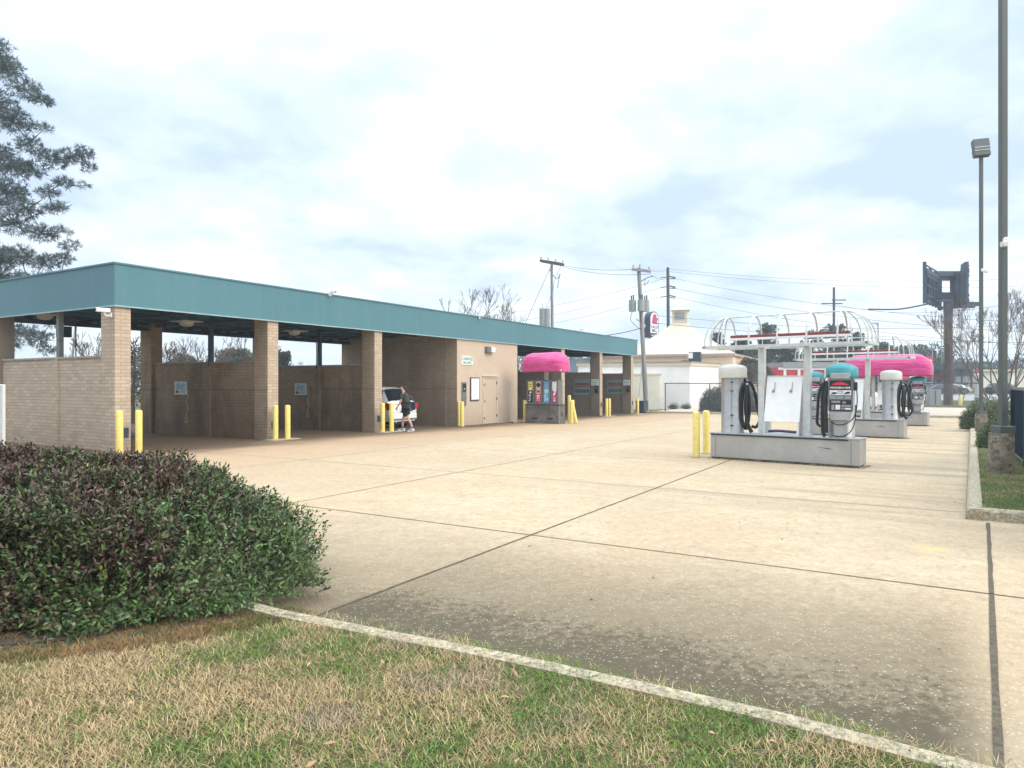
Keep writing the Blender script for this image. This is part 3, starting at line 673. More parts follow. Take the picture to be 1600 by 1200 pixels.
# ---- the big bush
def leafbush(name, c, rx, ry, h, p, nclump, per, ll, lw, label, tintf, seed, cat='bush', twigs=160, group=None, z0=.1, core=.88):
    g = np.random.default_rng(seed); root = empty(name, c, 0, label, cat, group)
    # points on a lumpy superellipsoid shell
    u = g.normal(size=(nclump, 3)); u[:, 2] = np.abs(u[:, 2])*1.05-.15; u /= np.linalg.norm(u, axis=1)[:, None]
    k = (np.abs(u[:, 0]/rx)**p+np.abs(u[:, 1]/ry)**p+np.abs(u[:, 2]/h)**p)**(-1/p)
    P = u*k[:, None]
    lump = np.array([mnoise.noise(Vector(q)*1.7+Vector((seed, 0, 0)))*.16+mnoise.noise(Vector(q)*4.5)*.09 for q in P])
    dep = g.beta(1.1, 4.0, nclump)
    P = P*(1+lump-.40*dep)[:, None]; P[:, 2] = np.maximum(P[:, 2], .02+g.random(nclump)*.06)
    nrm = P/np.array([rx*rx, ry*ry, h*h]); nrm /= np.linalg.norm(nrm, axis=1)[:, None]
    gap = np.array([mnoise.noise(Vector(q)*3.2+Vector((seed*2, 5, 0))) for q in P])+np.clip(.55-P[:, 2]/h, -.2, .5)*.55-np.clip(P[:, 0]-.6, 0, 1)*.6
    kk_ = gap < (.40 if name == 'bush' else 9); P = P[kk_]; nrm = nrm[kk_]; dep = dep[kk_]; nclump = len(P)
    tw = nrm*.7+np.array([0, 0, .45])+g.normal(0, .45, (nclump, 3)); tw /= np.linalg.norm(tw, axis=1)[:, None]
    C = np.repeat(P, per, 0)+np.repeat(tw, per, 0)*np.tile(np.linspace(0, 1, per), nclump)[:, None]*ll*2.0+g.normal(0, ll*.12, (nclump*per, 3))
    A = np.repeat(tw, per, 0)*.5+g.normal(0, .62, (nclump*per, 3))+np.repeat(nrm, per, 0)*.25
    Nn = np.repeat(nrm, per, 0)+np.array([0, 0, .5])+g.normal(0, .45, (nclump*per, 3))
    T = np.repeat(tintf(P, g), per, 0)*g.uniform(.7, 1.3, (nclump*per, 1))
    C[:, 2] = np.maximum(C[:, 2], .01)
    leaves('foliage', C, A, Nn, ll*g.uniform(.65, 1.15, len(C)), lw*g.uniform(.7, 1.15, len(C)), T, M['leaf'], root)
    # twigs: inner framework and shoots above the outline
    segs = []; idx = g.choice(nclump, twigs, replace=False)
    for i in idx: segs.append((tuple(P[i]*np.array([.78, .78, .6])), tuple(P[i]+np.array([0, 0, .04])), .006, .003))
    SC = []; SA = []; ST = []
    for i in g.choice(nclump, int(twigs*1.3), replace=False):
        if P[i, 2] < h*.45: continue
        a = P[i]; d = nrm[i]*.6+np.array([0, 0, .5])+g.normal(0, .5, 3); d /= np.linalg.norm(d); Ls = g.uniform(.06, .25)*h/1.15; b = a+d*Ls
        segs.append((tuple(a), tuple(b), .0035, .002))
        for t_ in np.linspace(.2, 1, 7):
            SC.append(a+d*Ls*t_); SA.append(g.normal(0, 1, 3)+d); ST.append(np.array([.10, .062, .05])*g.uniform(.6, 1.5) if g.random() < .6 else np.array([.07, .10, .045])*g.uniform(.6, 1.4))
    segmesh('twigs', segs, 4, M['twig'], root)
    if SC: leaves('shoots', np.array(SC), np.array(SA), g.normal(size=(len(SC), 3)), ll*.8, lw*.8, np.array(ST), M['leaf'], root)
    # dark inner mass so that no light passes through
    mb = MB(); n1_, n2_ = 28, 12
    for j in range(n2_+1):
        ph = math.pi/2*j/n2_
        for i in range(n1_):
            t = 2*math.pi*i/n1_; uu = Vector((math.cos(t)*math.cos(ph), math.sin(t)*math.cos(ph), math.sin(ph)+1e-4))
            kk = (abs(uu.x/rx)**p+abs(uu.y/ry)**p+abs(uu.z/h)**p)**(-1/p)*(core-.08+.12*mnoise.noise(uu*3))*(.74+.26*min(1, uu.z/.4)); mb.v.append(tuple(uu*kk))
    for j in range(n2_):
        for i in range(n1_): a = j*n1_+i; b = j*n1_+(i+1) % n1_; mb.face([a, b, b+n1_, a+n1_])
    mb.build('shade_core', M['mulch'], root, True)
    return root
def bigtint(P, g):
    n = len(P); m_ = np.array([mnoise.noise(Vector(q)*1.3+Vector((9, 3, 1)))+.5*mnoise.noise(Vector(q)*4) for q in P])
    # purple-bronze new growth to the left and on top, green shoots to the right and low down
    s = m_*1.1+(P[:, 0]-1.0)*.45-(P[:, 2]-.55)*.75+g.normal(0, .42, n)
    br = np.array([.092, .056, .040])*g.uniform(.3, 1.7, (n, 1)); gn = np.array([.044, .074, .023])*g.uniform(.3, 1.9, (n, 1))*(1+.25*np.clip(P[:, :1], -1, 2))
    t = np.where((s > 0)[:, None], gn, br); yl = g.random(n) < .0007
    ol = g.random(n) < .18; t[ol] = np.array([.11, .12, .05])*g.uniform(.7, 1.3, (ol.sum(), 1))
    t[yl] = (.55, .50, .06); return t
leafbush('bush', (-4.1, 5.9, .1), 2.32, 1.40, .94, 2.25, 36000, 5, .050, .0195, 'large rounded bush of purple-bronze and green leaves on the front lawn', bigtint, 5, twigs=900, core=.86)

# ================================================================== CAR WASH BUILDING
C0 = Vector((-10.16, 17.84, 0)); BR = R(90)-TH
bld = empty('car_wash_building', C0, BR, 'long tan brick self-service car wash with open bays under a teal fascia', 'building')
SP = [0, 4.79, 9.70, 25.08, 30.36, 35.68]; PW = .415; PD = .63; DB = 6.2
for i, s in enumerate(SP):
    bb = M['brick']
    p = MB().box((s, 0, -.5), (s+PW, PD, 3.95)).build('pillar', [bb], bld)
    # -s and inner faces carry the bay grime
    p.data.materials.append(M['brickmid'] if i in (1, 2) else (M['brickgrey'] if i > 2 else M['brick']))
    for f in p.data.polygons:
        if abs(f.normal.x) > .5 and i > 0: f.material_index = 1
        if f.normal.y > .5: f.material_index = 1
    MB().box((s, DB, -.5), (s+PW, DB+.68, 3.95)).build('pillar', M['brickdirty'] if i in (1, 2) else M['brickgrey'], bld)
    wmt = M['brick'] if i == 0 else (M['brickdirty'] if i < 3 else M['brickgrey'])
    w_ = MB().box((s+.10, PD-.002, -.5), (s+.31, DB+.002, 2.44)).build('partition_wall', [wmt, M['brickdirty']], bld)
    if i == 0:
        for f in w_.data.polygons:
            if f.normal.x > .5: f.material_index = 1
    MB().box((s+.07, PD, 2.44), (s+.34, DB, 2.50)).build('wall_cap', M['trim'], bld, bevel=.01)
    MB().box((s+.04, 2.93, -.5), (s+.37, 3.27, 2.435)).build('pilaster', wmt, bld)
    MB().box((s+.14, 3.03, 2.44), (s+.27, 3.17, 3.98)).build('steel_post', M['steel'] if i == 0 else M['steeldark'], bld)
    if i: MB().box((s+.15, .18, .32), (s+.36, -.012, .56)).build('access_box', M['steeldark'], bld)
MB().box((.17, -.012, .36), (.36, .1, .62)).build('access_box', M['steeldark'], bld)
# equipment room
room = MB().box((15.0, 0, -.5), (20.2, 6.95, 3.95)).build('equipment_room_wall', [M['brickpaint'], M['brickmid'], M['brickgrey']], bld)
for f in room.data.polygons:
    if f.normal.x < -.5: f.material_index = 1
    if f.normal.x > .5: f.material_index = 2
MB().box((14.975, .58, -.5), (14.999, .63, 3.95)).build('corner_trim', M['trim'], bld)
# fascia
z0, z1 = 3.75, 4.82; S0, S1, D0, D1 = -.04, 36.75, -.06, 7.05; TF = .07
def fas(a, b, nm='fascia'): return MB().box(a, b).build(nm, M['teal'], bld)
fas((S0, D0, z0), (S1, D0+TF, z1)); fas((S0, D0+TF, z0), (S0+TF, D1-TF, z1))
rf = fas((S0, D1-TF, z0), (S1, D1, z1)); fas((S1-TF, D0+TF, z0), (S1, D1-TF, z1))
MB().box((S0+TF, D1-TF-.03, z0), (S1-TF, D1-TF-.002, 3.99)).build('rear_fascia_lining', M['corr'], bld)
fl = MB()
for a, b in (((S0-.03, D0-.03, z1), (S1+.03, D0+.12, z1+.045)), ((S0-.03, D1-.12, z1), (S1+.03, D1+.03, z1+.045)), ((S0-.03, D0+.12, z1), (S0+.12, D1-.12, z1+.045)), ((S1-.12, D0+.12, z1), (S1+.03, D1-.12, z1+.045))): fl.box(a, b)
fl.build('coping', M['teal'], bld)
dr = MB(); dr.box((S0-.015, D0-.018, z0-.02), (S1+.015, D0, z0+.015)); dr.box((S0-.018, D0, z0-.02), (S0, D1, z0+.015)); dr.build('drip_edge', simple('pale_drip_trim', (.30, .42, .43), .5), bld)
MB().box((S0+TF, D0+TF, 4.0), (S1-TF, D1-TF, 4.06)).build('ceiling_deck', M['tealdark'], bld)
pu = MB()
for k in range(5): d = .75+k*1.42; pu.box((S0+TF, d, 3.88), (15.0, d+.07, 3.999)); pu.box((20.2, d, 3.88), (S1-TF, d+.07, 3.999))
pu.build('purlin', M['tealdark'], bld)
for s in SP + [2.45, 7.3, 12.4, 22.6, 27.8, 33.1]: MB().box((s+.15, D0+TF, 3.80), (s+.26, D1-TF-.03, 3.879)).build('ceiling_joist', M['steeldark'], bld)
MB().box((S0+TF, 6.35, 3.66), (15, 6.5, 3.80)).build('rear_beam', M['steeldark'], bld)
MB().box((20.2, 6.35, 3.66), (S1-TF, 6.5, 3.80)).build('rear_beam', M['steeldark'], bld)
MB().box((S0+TF, D0+TF, 4.40), (S1-TF, D1-TF, 4.46)).build('roof', M['steel'], bld)
# door
dx0, dx1 = 17.05, 18.30
dt = simple('tan_door_paint', (.52, .42, .32), .55, var=.04)
zd = gz(32)
dob = MB().box((dx0+.07, -.018, zd), (dx1-.07, .03, 2.03)).build('door', dt, bld, bevel=.006)
dfm = MB()
dfm.box((dx0, -.035, zd), (dx0+.07, .03, 2.11)); dfm.box((dx1-.07, -.035, zd), (dx1, .03, 2.11)); dfm.box((dx0+.07, -.035, 2.03), (dx1-.07, .03, 2.11))
dfm.build('door_frame', simple('door_frame_paint', (.60, .52, .42), .5), dob)
MB().box((dx0-.05, -.09, 2.11), (dx1+.05, .0, 2.135)).build('drip_hood', M['cream'], dob)
for zh in (.25, 1.05, 1.8): MB().box((dx1-.095, -.045, zh-.07), (dx1-.045, -.018, zh+.07)).build('hinge', M['steeldark'], dob)
for zh in (.15, .95, 1.72): MB().box((dx0+.09, -.05, zh-.05), (dx0+.14, -.018, zh+.05)).build('latch', M['steel'], dob)
# roof level security cameras
def B(s, d, z): return C0 + U*s - NV*d + Vector((0, 0, z))
def seccam(loc, aim, label, sc=1.0):
    r = empty('security_camera', loc, aim, label, 'camera', 'white security cameras'); r.scale = (sc,)*3
    MB().box((-.06, -.02, -.06), (.06, .0, .06)).build('bracket', M['white'], r)
    MB().tube([(0, -.01, 0), (0, -.12, -.03), (0, -.18, .08)], .018).build('arm', M['white'], r, True)
    MB().box((-.055, -.36, .06), (.055, -.03, .16)).build('housing', M['white'], r, bevel=.015)
    MB().cyl((0, -.362, .11), (0, -.37, .11), .035).build('lens', M['black'], r)
    return r
c1 = seccam(B(-.02, .12, 3.52), BR-R(100), 'white bullet security camera on the corner pillar below the teal fascia', 1.0)
for (s, z, lb) in ((7.33, 4.83, 'small white security camera on the roof edge above the second bay'), (16.6, 4.78, 'small white security camera on the teal fascia above the painted wall'), (27.2, 4.87, 'small white security camera on the roof edge near the far end of the building')):
    seccam(B(s, -.10, z), BR, lb, .8)
# wall pack light, change sign, board, changer
wp = empty('wall_light', B(17.55, -.0, 3.36), BR, 'grey wall floodlight above the door', 'light')
MB().box((-.34, -.16, -.14), (-.02, 0, .14)).build('housing', M['steel'], wp, bevel=.02)
MB().box((-.02, -.20, -.12), (.30, 0, .11)).build('reflector', M['white'], wp, bevel=.02)
cs = empty('change_sign', B(15.75, 0, 2.80), BR, 'white sign reading CHANGE MACHINE in green on the painted wall', 'sign')
MB().box((-.44, -.03, -.19), (.44, 0, .19)).build('sign_board', M['white'], cs, bevel=.005)
textmesh('lettering', 'CHANGE', .215, M['green'], cs, (0, -.034, .075), sx=.95, bold=.004)
textmesh('lettering', 'MACHINE', .155, M['green'], cs, (0, -.034, -.095), sx=.95, bold=.003)
nb_ = empty('notice_board', B(16.35, 0, 1.52), BR, 'tall blank white notice board in a dark frame beside the door', 'board')
MB().box((-.36, -.05, -.53), (.36, 0, .53)).build('frame', simple('maroon_dark_frame', (.06, .04, .045), .5), nb_, bevel=.008)
MB().box((-.31, -.056, -.48), (.31, -.05, .48)).build('panel', M['white'], nb_)
cm = empty('change_machine', B(15.50, 0, 1.31), BR, 'narrow steel change machine set in the painted wall', 'machine')
MB().box((-.17, -.045, -.52), (.17, 0, .52)).build('cabinet', M['steel'], cm, bevel=.006)
MB().box((-.12, -.055, .1), (.12, -.045, .45)).build('coin_slot_panel', M['black'], cm)
MB().box((-.06, -.07, .18), (.02, -.055, .26)).build('bill_slot', M['ss'], cm)
# ceiling lamps
def dome(s, d, z, lb):
    r = empty('ceiling_lamp', B(s, d, z), BR, lb, 'lamp', 'white ceiling lamps in the wash bays')
    MB().box((-.36, -.36, .0), (.36, .36, .03)).build('mounting_plate', M['galv'], r)
    MB().lathe([(.22, 0), (.20, -.09), (.13, -.14), (0.02, -.155)], n=20).build('diffuser', M['cream'], r, True)
    MB().cyl((0, 0, .05), (0, 0, .4), .03).build('stem', M['steel'], r)
dome(3.75, 2.6, 3.74, 'white ceiling lamp in the first bay'); dome(8.35, 2.8, 3.74, 'white ceiling lamp in the second bay'); dome(.75, 5.1, 3.84, 'white ceiling lamp seen over the end wall')
# instruction signs on the partition walls (face looks towards -s)
def wallsign(s, d, z, w2, h2, lb):
    r = empty('instruction_sign', B(s, d, z), BR-R(90), lb, 'sign', 'wash instruction signs on the bay walls')
    MB().box((-w2, -.012, -h2), (w2, 0, h2)).build('sign_board', M['wprint'], r)
    MB().box((-w2*.9, -.015, -h2*.25), (w2*.9, -.012, h2*.92)).build('blue_panel', M['signface'], r)
    m_ = MB()
    for k in range(5): m_.box((-w2*.78, -.017, h2*(.45-.17*k)), (w2*(.78-.3*(k % 2)), -.015, h2*(.52-.17*k)))
    m_.box((-w2*.4, -.017, h2*.55), (-w2*.28, -.015, h2*.85)); m_.box((w2*.2, -.017, h2*.6), (w2*.5, -.015, h2*.68))
    for k in range(3): m_.box((-w2*.2, -.017, -h2*(.45+.16*k)), (w2*.8, -.0125, -h2*(.38+.16*k)))
    m_.build('small_print', M['blue'], r)
    MB().prism([(-w2*.85, -h2*.8), (-w2*.3, -h2*.8), (-w2*.3, -h2*.55), (-w2*.42, -h2*.35), (-w2*.72, -h2*.35), (-w2*.85, -h2*.55)], -.018, -.0125).build('car_emblem', simple('maroon_print', (.12, .02, .03), .5), r)
wallsign(4.885, 4.6, 1.61, .35, .225, 'white and aqua instruction sign on the first bay wall')
wallsign(9.795, 4.05, 1.54, .34, .235, 'white and aqua instruction sign on the second bay wall')
def hook(s, d, z, g_):
    tag(MB().tube([(0, 0, .12), (0, -.05, .14), (0, -.10, .02), (0, -.06, -.12), (0, -.01, -.14)], .016).build('hose_hook', M['steel'], None, True, loc=B(s, d, z), rz=BR-R(90)), g_, 'hook', 'curved mat hooks on the bay walls')
for d in (2.3, 1.75, 1.2): hook(4.88, d, 1.35, 'curved steel hook on the dirty right wall of the first bay'); hook(9.79, d, 1.35, 'curved steel hook on the dirty right wall of the second bay')
for d in (3.4, 2.2): hook(14.98, d, 1.35, 'curved steel hook on the tall wall behind the white car')
# hose booms
def boom(s, d, lb, box=True, flip=1):
    r = empty('hose_boom', B(s, d, 3.86), BR+R(18)*flip, lb, 'hose boom', 'swivelling hose booms under the bay ceilings')
    MB().cyl((0, 0, 0), (0, 0, -.26), .03).build('pivot', M['black'], r)
    MB().tube([(0, 0, -.26), (.0, -.8, -.16), (.0, -1.5, -.22), (0, -1.68, -.36), (0, -1.7, -1.5)], .018, smooth=5).build('boom_arm', M['black'], r, True)
    if box: MB().box((-.2, .25, -.62), (.2, .5, -.28)).build('motor_box', M['black'], r, bevel=.01)
boom(4.3, 4.6, 'black hose boom in the first bay', False); boom(9.2, 4.7, 'black hose boom with motor box in the second bay'); boom(1.5, 5.4, 'black hose boom with motor box seen over the end wall', True, -1)
boom(24.4, 4.5, 'black hose boom in the bay behind the vending machines', False); boom(29.6, 4.3, 'black hose boom in the second bay from the far end', False); boom(34.9, 4.2, 'black hose boom in the farthest bay', False)
# coiled yellow hose on the first wall, hoses in far bays
for s, d, lb in ((4.86, 4.15, 'pale yellow brush hose hanging on the first bay wall'), (9.77, 3.55, 'pale yellow brush hose hanging on the second bay wall')):
    pts = [(0, -.03, .55)]+[(.04*math.sin(k*1.3), -.03-.02*(k % 2), .45-.09*k) for k in range(10)]+[(.05, -.05, -.55), (-.10, -.05, -.58), (-.08, -.05, -.42), (.02, -.05, -.4)]
    tag(MB().tube(pts, .013).build('brush_hose', simple('grimy_yellow_hose', (.50, .37, .13), .7), None, True, loc=B(s, d, 1.0), rz=BR-R(90)), lb, 'hose', 'brush hoses on the bay walls')
M['bluedull'] = simple('shaded_teal_print', (.07, .16, .15), .6); M['signdull'] = simple('shaded_board_print', (.26, .26, .22), .6)  # print darkened in colour to carry the shade inside the far bays
for s, nm in ((30.36, 'second bay from the far end'), (35.68, 'farthest bay')):
    x_ = s+.09
    tag(MB().tube([(0, -.02, 1.9), (.3, -.06, 1.4), (.75, -.08, .75), (.95, -.1, .35)], .014).tube([(.95, -.1, .35), (.9, -.15, -.1), (1.0, -.2, -.35)], .02).tube([(1.0, -.1, .38), (1.3, -.1, .3), (1.75, -.1, -.1), (1.8, -.1, -.45)], .014).build('wash_hose', M['black'], None, True, loc=B(x_, 3.6, .5), rz=BR-R(90)), 'black wash hose hanging against the wall of the '+nm, 'hose', 'wash hoses in the far bays')
    r = empty('menu_board', B(s+.10, 1.25, 1.55), BR-R(90), 'striped menu board on the wall of the '+nm, 'sign', 'menu boards in the far bays')
    MB().box((-.6, -.03, -.5), (.55, 0, .5)).build('sign_board', M['plastic_grey'], r)
    for z_, m_, hh in ((.34, 'signdull', .03), (.2, 'redbrown', .05), (.06, 'redbrown', .03), (-.1, 'signdull', .03), (-.25, 'bluedull', .10), (-.4, 'signdull', .03)): MB().box((-.5, -.034, z_-hh), (.5, -.03, z_+hh)).build('stripe', M[m_], r)
    r = empty('price_plate', B(s-.0, .32, 1.85), BR-R(90), 'small white price plate on the pillar of the '+nm, 'sign', 'price plates on the far pillars')
    MB().box((-.25, -.012, -.19), (.25, 0, .19)).build('plate', M['white'], r)
    m_ = MB()
    for k in range(3): m_.box((-.2, -.014, .08-.1*k), (.2, -.012, .12-.1*k))
    m_.build('small_print', M['green'], r)
    r = empty('coin_box', B(s, .2, 1.42), BR-R(90), 'black coin box on the pillar of the '+nm, 'coin box', 'coin boxes on the far pillars')
    MB().box((-.11, -.10, -.22), (.11, 0, .22)).build('housing', M['black'], r, bevel=.01)
    MB().cyl((0, -.10, .1), (0, -.115, .1), .035).build('dial', M['ss'], r)
# white cabinet at the left end
p = at(4, 705, 17.2)
wc = empty('white_cabinet', (p.x, 17.2, 0), R(-3), 'white metal cabinet against the left end wall', 'cabinet')
MB().box((-.9, 0, 0), (0, .10, 1.74)).build('cabinet_body', M['white'], wc, bevel=.01)
MB().box((-.06, -.012, .02), (.0, -.001, 1.72)).build('frame', M['galv'], wc)
MB().box((-.86, -.01, .05), (-.10, -.001, 1.70)).build('door_panel', M['white'], wc)
# planks by the wall
pk = empty('timber_scrap', B(19.35, -.55, gz(34)), BR-R(4), 'low pile of pale planks on the ground by the painted wall', 'planks')
MB().box((-.5, -.14, 0), (.5, -.02, .05)).build('plank', simple('pale_timber', (.50, .44, .34), .8), pk); MB().box((-.45, .02, .0), (.42, .12, .06)).build('plank', M['conc'], pk); MB().box((-.55, -.1, .061), (.3, .06, .10)).build('plank', M['creamtrim'], pk)

def contact_shade_ring(cx, cy, hx, hy, rz, wd=.07):  # flat dark strip round a base, a painted contact shadow
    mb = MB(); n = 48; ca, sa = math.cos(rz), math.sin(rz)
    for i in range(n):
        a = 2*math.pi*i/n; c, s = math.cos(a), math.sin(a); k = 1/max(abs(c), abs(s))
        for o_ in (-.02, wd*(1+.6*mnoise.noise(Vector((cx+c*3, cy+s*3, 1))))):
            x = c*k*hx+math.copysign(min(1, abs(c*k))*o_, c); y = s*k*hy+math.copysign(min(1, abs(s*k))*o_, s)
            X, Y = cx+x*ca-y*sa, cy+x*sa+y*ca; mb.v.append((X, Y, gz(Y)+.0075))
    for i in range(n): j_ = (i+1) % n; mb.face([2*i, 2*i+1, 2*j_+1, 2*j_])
    mb.build('painted_contact_shade', M['contact_shade'], pav)
# ================================================================== BOLLARDS
def bollard_proto():
    r = empty('bollard', (0, 0, 0))
    MB().lathe([(.083, -.05), (.083, 1.04), (.078, 1.065), (.055, 1.085), (.01, 1.09)], n=20).build('post', M['yellow'], r, True)
    MB().lathe([(.10, -.02), (.098, .012), (.084, .02)], n=16).build('collar', M['kerb'], r, True)
    return r
bp = bollard_proto(); first = True
BOL = [(187, 17.35, 'yellow bollard nearest the corner pillar of the building', 1), (217, 17.75, 'yellow bollard right of the corner pillar, by the first bay opening', 1),
 (430.5, 21.9, 'yellow bollard against the second pillar', 1), (449.5, 22.1, 'yellow bollard just right of the second pillar', 1),
 (598, 26.0, 'yellow bollard against the third pillar', 1), (612, 26.2, 'yellow bollard left of the person, by the white car', 1),
 (722, 30.1, 'yellow bollard at the corner of the painted wall', 1), (717.5, 30.7, 'yellow bollard half hidden behind the one at the painted wall corner', 1), (820, 34.2, 'yellow bollard left of the vending machines', 1),
 (889.5, 35.0, 'tallest yellow bollard right of the vending machines', 1.22), (893, 33.2, 'front yellow bollard right of the vending machines', 1.02), (895, 35.6, 'yellow bollard behind the leaning one', 1),
 (947.8, 42.5, 'left yellow bollard of the pair before the second pillar from the far end', 1), (952.3, 42.8, 'right yellow bollard of the pair before the second pillar from the far end', 1), (996.5, 47.0, 'yellow bollard at the far corner of the building', 1),
 (1088, 16.65, 'left yellow bollard of the pair beside the near vacuum island', 1), (1103.5, 17.5, 'yellow bollard touching the left end of the near vacuum island', 1)]
for px_, Y_, lb, hs in BOL:
    g_ = onground(px_, Y_)
    if Y_ < 20: contact_shade_ring(g_.x, g_.y, .10, .10, .5, .05)
    o = bp if first else copy_tree(bp); first = False
    o.location = onground(px_, Y_); o.scale.z = hs; tag(o, lb, 'bollard', 'yellow steel bollards')
o = copy_tree(bp); o.location = onground(900.5, 33.2, .02); o.rotation_euler = (0, R(-12), 0); tag(o, 'leaning yellow bollard right of the vending machines', 'bollard', 'yellow steel bollards')
o = copy_tree(bp); o.location = onground(1500.5, 66); o.scale = (1.9, 1.9, .85); tag(o, 'pale yellow bollard on the verge beside the tall brown sign pole', 'bollard', 'yellow steel bollards')
for k, (px_, Y_, w2) in enumerate(((440, 22.0, .55), (606, 26.1, .5), (950, 42.7, .6), (900, 33.6, .5), (996, 47.0, .6))):
    tag(MB().box((-w2, -.28, -.05), (w2, .22, .018)).build('bollard_pad', M['kerb'], None, bevel=.01, loc=onground(px_, Y_), rz=BR), kind='structure')

# ================================================================== VACUUM ISLANDS
IA = -math.atan2(.62, .783)
def island_pt(o, t, y, z): 
    return o + Vector((math.cos(IA), math.sin(IA), 0))*t + Vector((-math.sin(IA), math.cos(IA), 0))*y + Vector((0, 0, z))
def make_plinth():
    r = empty('vacuum_island', (0, 0, 0))
    MB().box((0.03, .03, -.1), (3.19, .57, .07)).build('concrete_footing', M['conc'], r)
    MB().box((0, 0, .045), (3.22, .60, .588)).build('steel_casing', M['ssdull'], r, bevel=.008)
    MB().box((-.012, -.012, .588), (3.232, .612, .612)).build('top_plate', M['ss'], r, bevel=.004)
    MB().box((.02, -.020, .558), (3.0, -.001, .587)).build('black_strip', M['black'], r)  # black strip along the front top edge
    MB().box((.12, -.004, .06), (.128, .0, .57)).build('seam', M['steel'], r); MB().box((3.05, -.004, .06), (3.058, .0, .57)).build('seam', M['steel'], r)
    m_ = MB(); m_.poly([(2.35, -.003, .40), (2.62, -.003, .385), (2.72, -.003, .36), (2.55, -.003, .375)]); m_.build('scratch', M['black'], r)
    return r
def make_vac(teal_):
    r = empty('vacuum_station', (0, 0, 0))
    MB().lathe([(.262, 0), (.262, .02), (.255, .03), (.255, 1.30)], n=32).build('body', M['ss'], r, True)
    cap = M['tealcap'] if teal_ else M['cream']
    MB().lathe(([(.255, 1.28), (.318, 1.285), (.322, 1.30), (.318, 1.47), (.30, 1.495), (.20, 1.55), (.10, 1.58), (.005, 1.585)] if teal_ else [(.255, 1.28), (.318, 1.285), (.322, 1.30), (.318, 1.50), (.295, 1.545), (.22, 1.58), (.10, 1.60), (.005, 1.605)]), n=32).build('cap', cap, r, True)
    if not teal_:
        m_ = MB(); m_.box((-.03, -.268, .03), (-.022, -.25, 1.27)); m_.build('door_seam', M['steel'], r)
        for z_ in (.18, .42, .98, 1.18): MB().box((-.055, -.275, z_-.012), (.015, -.25, z_+.012)).build('latch', M['steeldark'], r)
        MB().tube([(.25, -.02, 1.24), (.30, -.06, 1.16), (.24, -.12, 1.0), (.20, -.14, .6), (.22, -.14, .25), (.30, -.13, .10), (.36, -.12, .4), (.36, -.11, .8), (.33, -.1, 1.12), (.40, -.06, 1.17), (.50, -.05, .9), (.56, -.05, .55), (.60, -.05, .30), (.52, -.05, .14), (.42, -.05, .16)], .036, n=10).build('hose', M['black'], r, True)
        MB().tube([(.24, -.16, 1.15), (.17, -.2, .95), (.155, -.2, .6), (.18, -.2, .3), (.28, -.18, .18), (.30, -.2, .5), (.3, -.2, .95), (.26, -.16, 1.15)], .034, n=10).build('hose', M['black'], r, True)
        MB().tube([(.33, -.16, 1.12), (.28, -.17, .6), (.34, -.17, .2), (.42, -.17, .02)], lambda u: .028+.02*u, n=10).build('nozzle', M['black'], r, True)
        MB().box((.30, -.17, 1.02), (.34, -.14, 1.16)).build('hose_tag', M['wprint'], r)
        MB().box((.24, -.04, 1.16), (.36, .02, 1.24)).build('hose_hook', M['ss'], r)
        # meter box on the far side
        MB().box((-.2, .22, .52), (.2, .34, 1.2)).build('meter_box', M['steeldark'], r, bevel=.02)
    else:
        MB().box((-.235, -.335, .56), (.235, -.20, 1.24)).build('control_panel', M['steel'], r, bevel=.012)
        pn = r
        MB().box((-.205, -.342, 1.02), (.205, -.335, 1.215)).build('logo_plate', M['ink'], pn)
        MB().prism([(-.15, 1.115), (.15, 1.115), (.155, 1.135), (.09, 1.15), (.04, 1.18), (-.06, 1.18), (-.11, 1.15), (-.155, 1.14)], -.346, -.342).build('car_emblem', M['rprint'], pn)
        textmesh('lettering', 'VACUUM-A-CAR', .052, M['wprint'], pn, (0, -.344, 1.06), bold=.002)
        MB().box((-.205, -.342, .905), (.205, -.335, 1.005)).build('picture_plate', M['wprint'], pn)
        m_ = MB(); m_.prism([(-.19, .92), (-.06, .93), (-.07, .96), (-.13, .97)], -.346, -.342); m_.prism([(.06, .92), (.19, .94), (.18, .98), (.12, .975)], -.346, -.342)
        m_.tube([(.05*math.cos(a), -.343, .965+.025*math.sin(a)) for a in [k*math.pi/6 for k in range(13)]], .005, n=5, smooth=0); m_.build('pictogram', M['ink'], pn)
        for k in range(3): MB().box((-.20+.14*k, -.342, .82), (-.08+.14*k, -.335, .885)).build('button', M['plastic_grey'], pn, bevel=.004)
        MB().box((-.205, -.341, .575), (.205, -.335, .80)).build('coin_plate', M['ink'], pn)
        m_ = MB(); m_.box((-.17, -.347, .74), (.0, -.341, .785)); m_.box((.04, -.347, .73), (.11, -.341, .77)); m_.box((-.17, -.347, .59), (-.11, -.341, .70)); m_.box((.02, -.347, .66), (.2, -.341, .70)); m_.box((.02, -.347, .605), (.08, -.341, .645)); m_.build('coin_slots', M['plastic_grey'], pn, bevel=.003)
        MB().box((-.09, -.350, .60), (.0, -.341, .70)).build('label_sticker', M['wprint'], pn); MB().box((.09, -.350, .60), (.2, -.341, .64)).build('label_sticker', M['wprint'], pn)
        MB().box((-.19, -.34, 1.245), (.19, -.24, 1.37)).build('visor', M['ss'], r, bevel=.012)
        MB().prism([(-.215, .555), (.215, .555), (.18, .37), (-.18, .37)], -.33, -.22).build('coin_tray', M['ss'], r, bevel=.006)
        MB().box((-.13, -.275, .04), (.13, -.24, .36)).build('lower_door', M['ss'], r, bevel=.006)
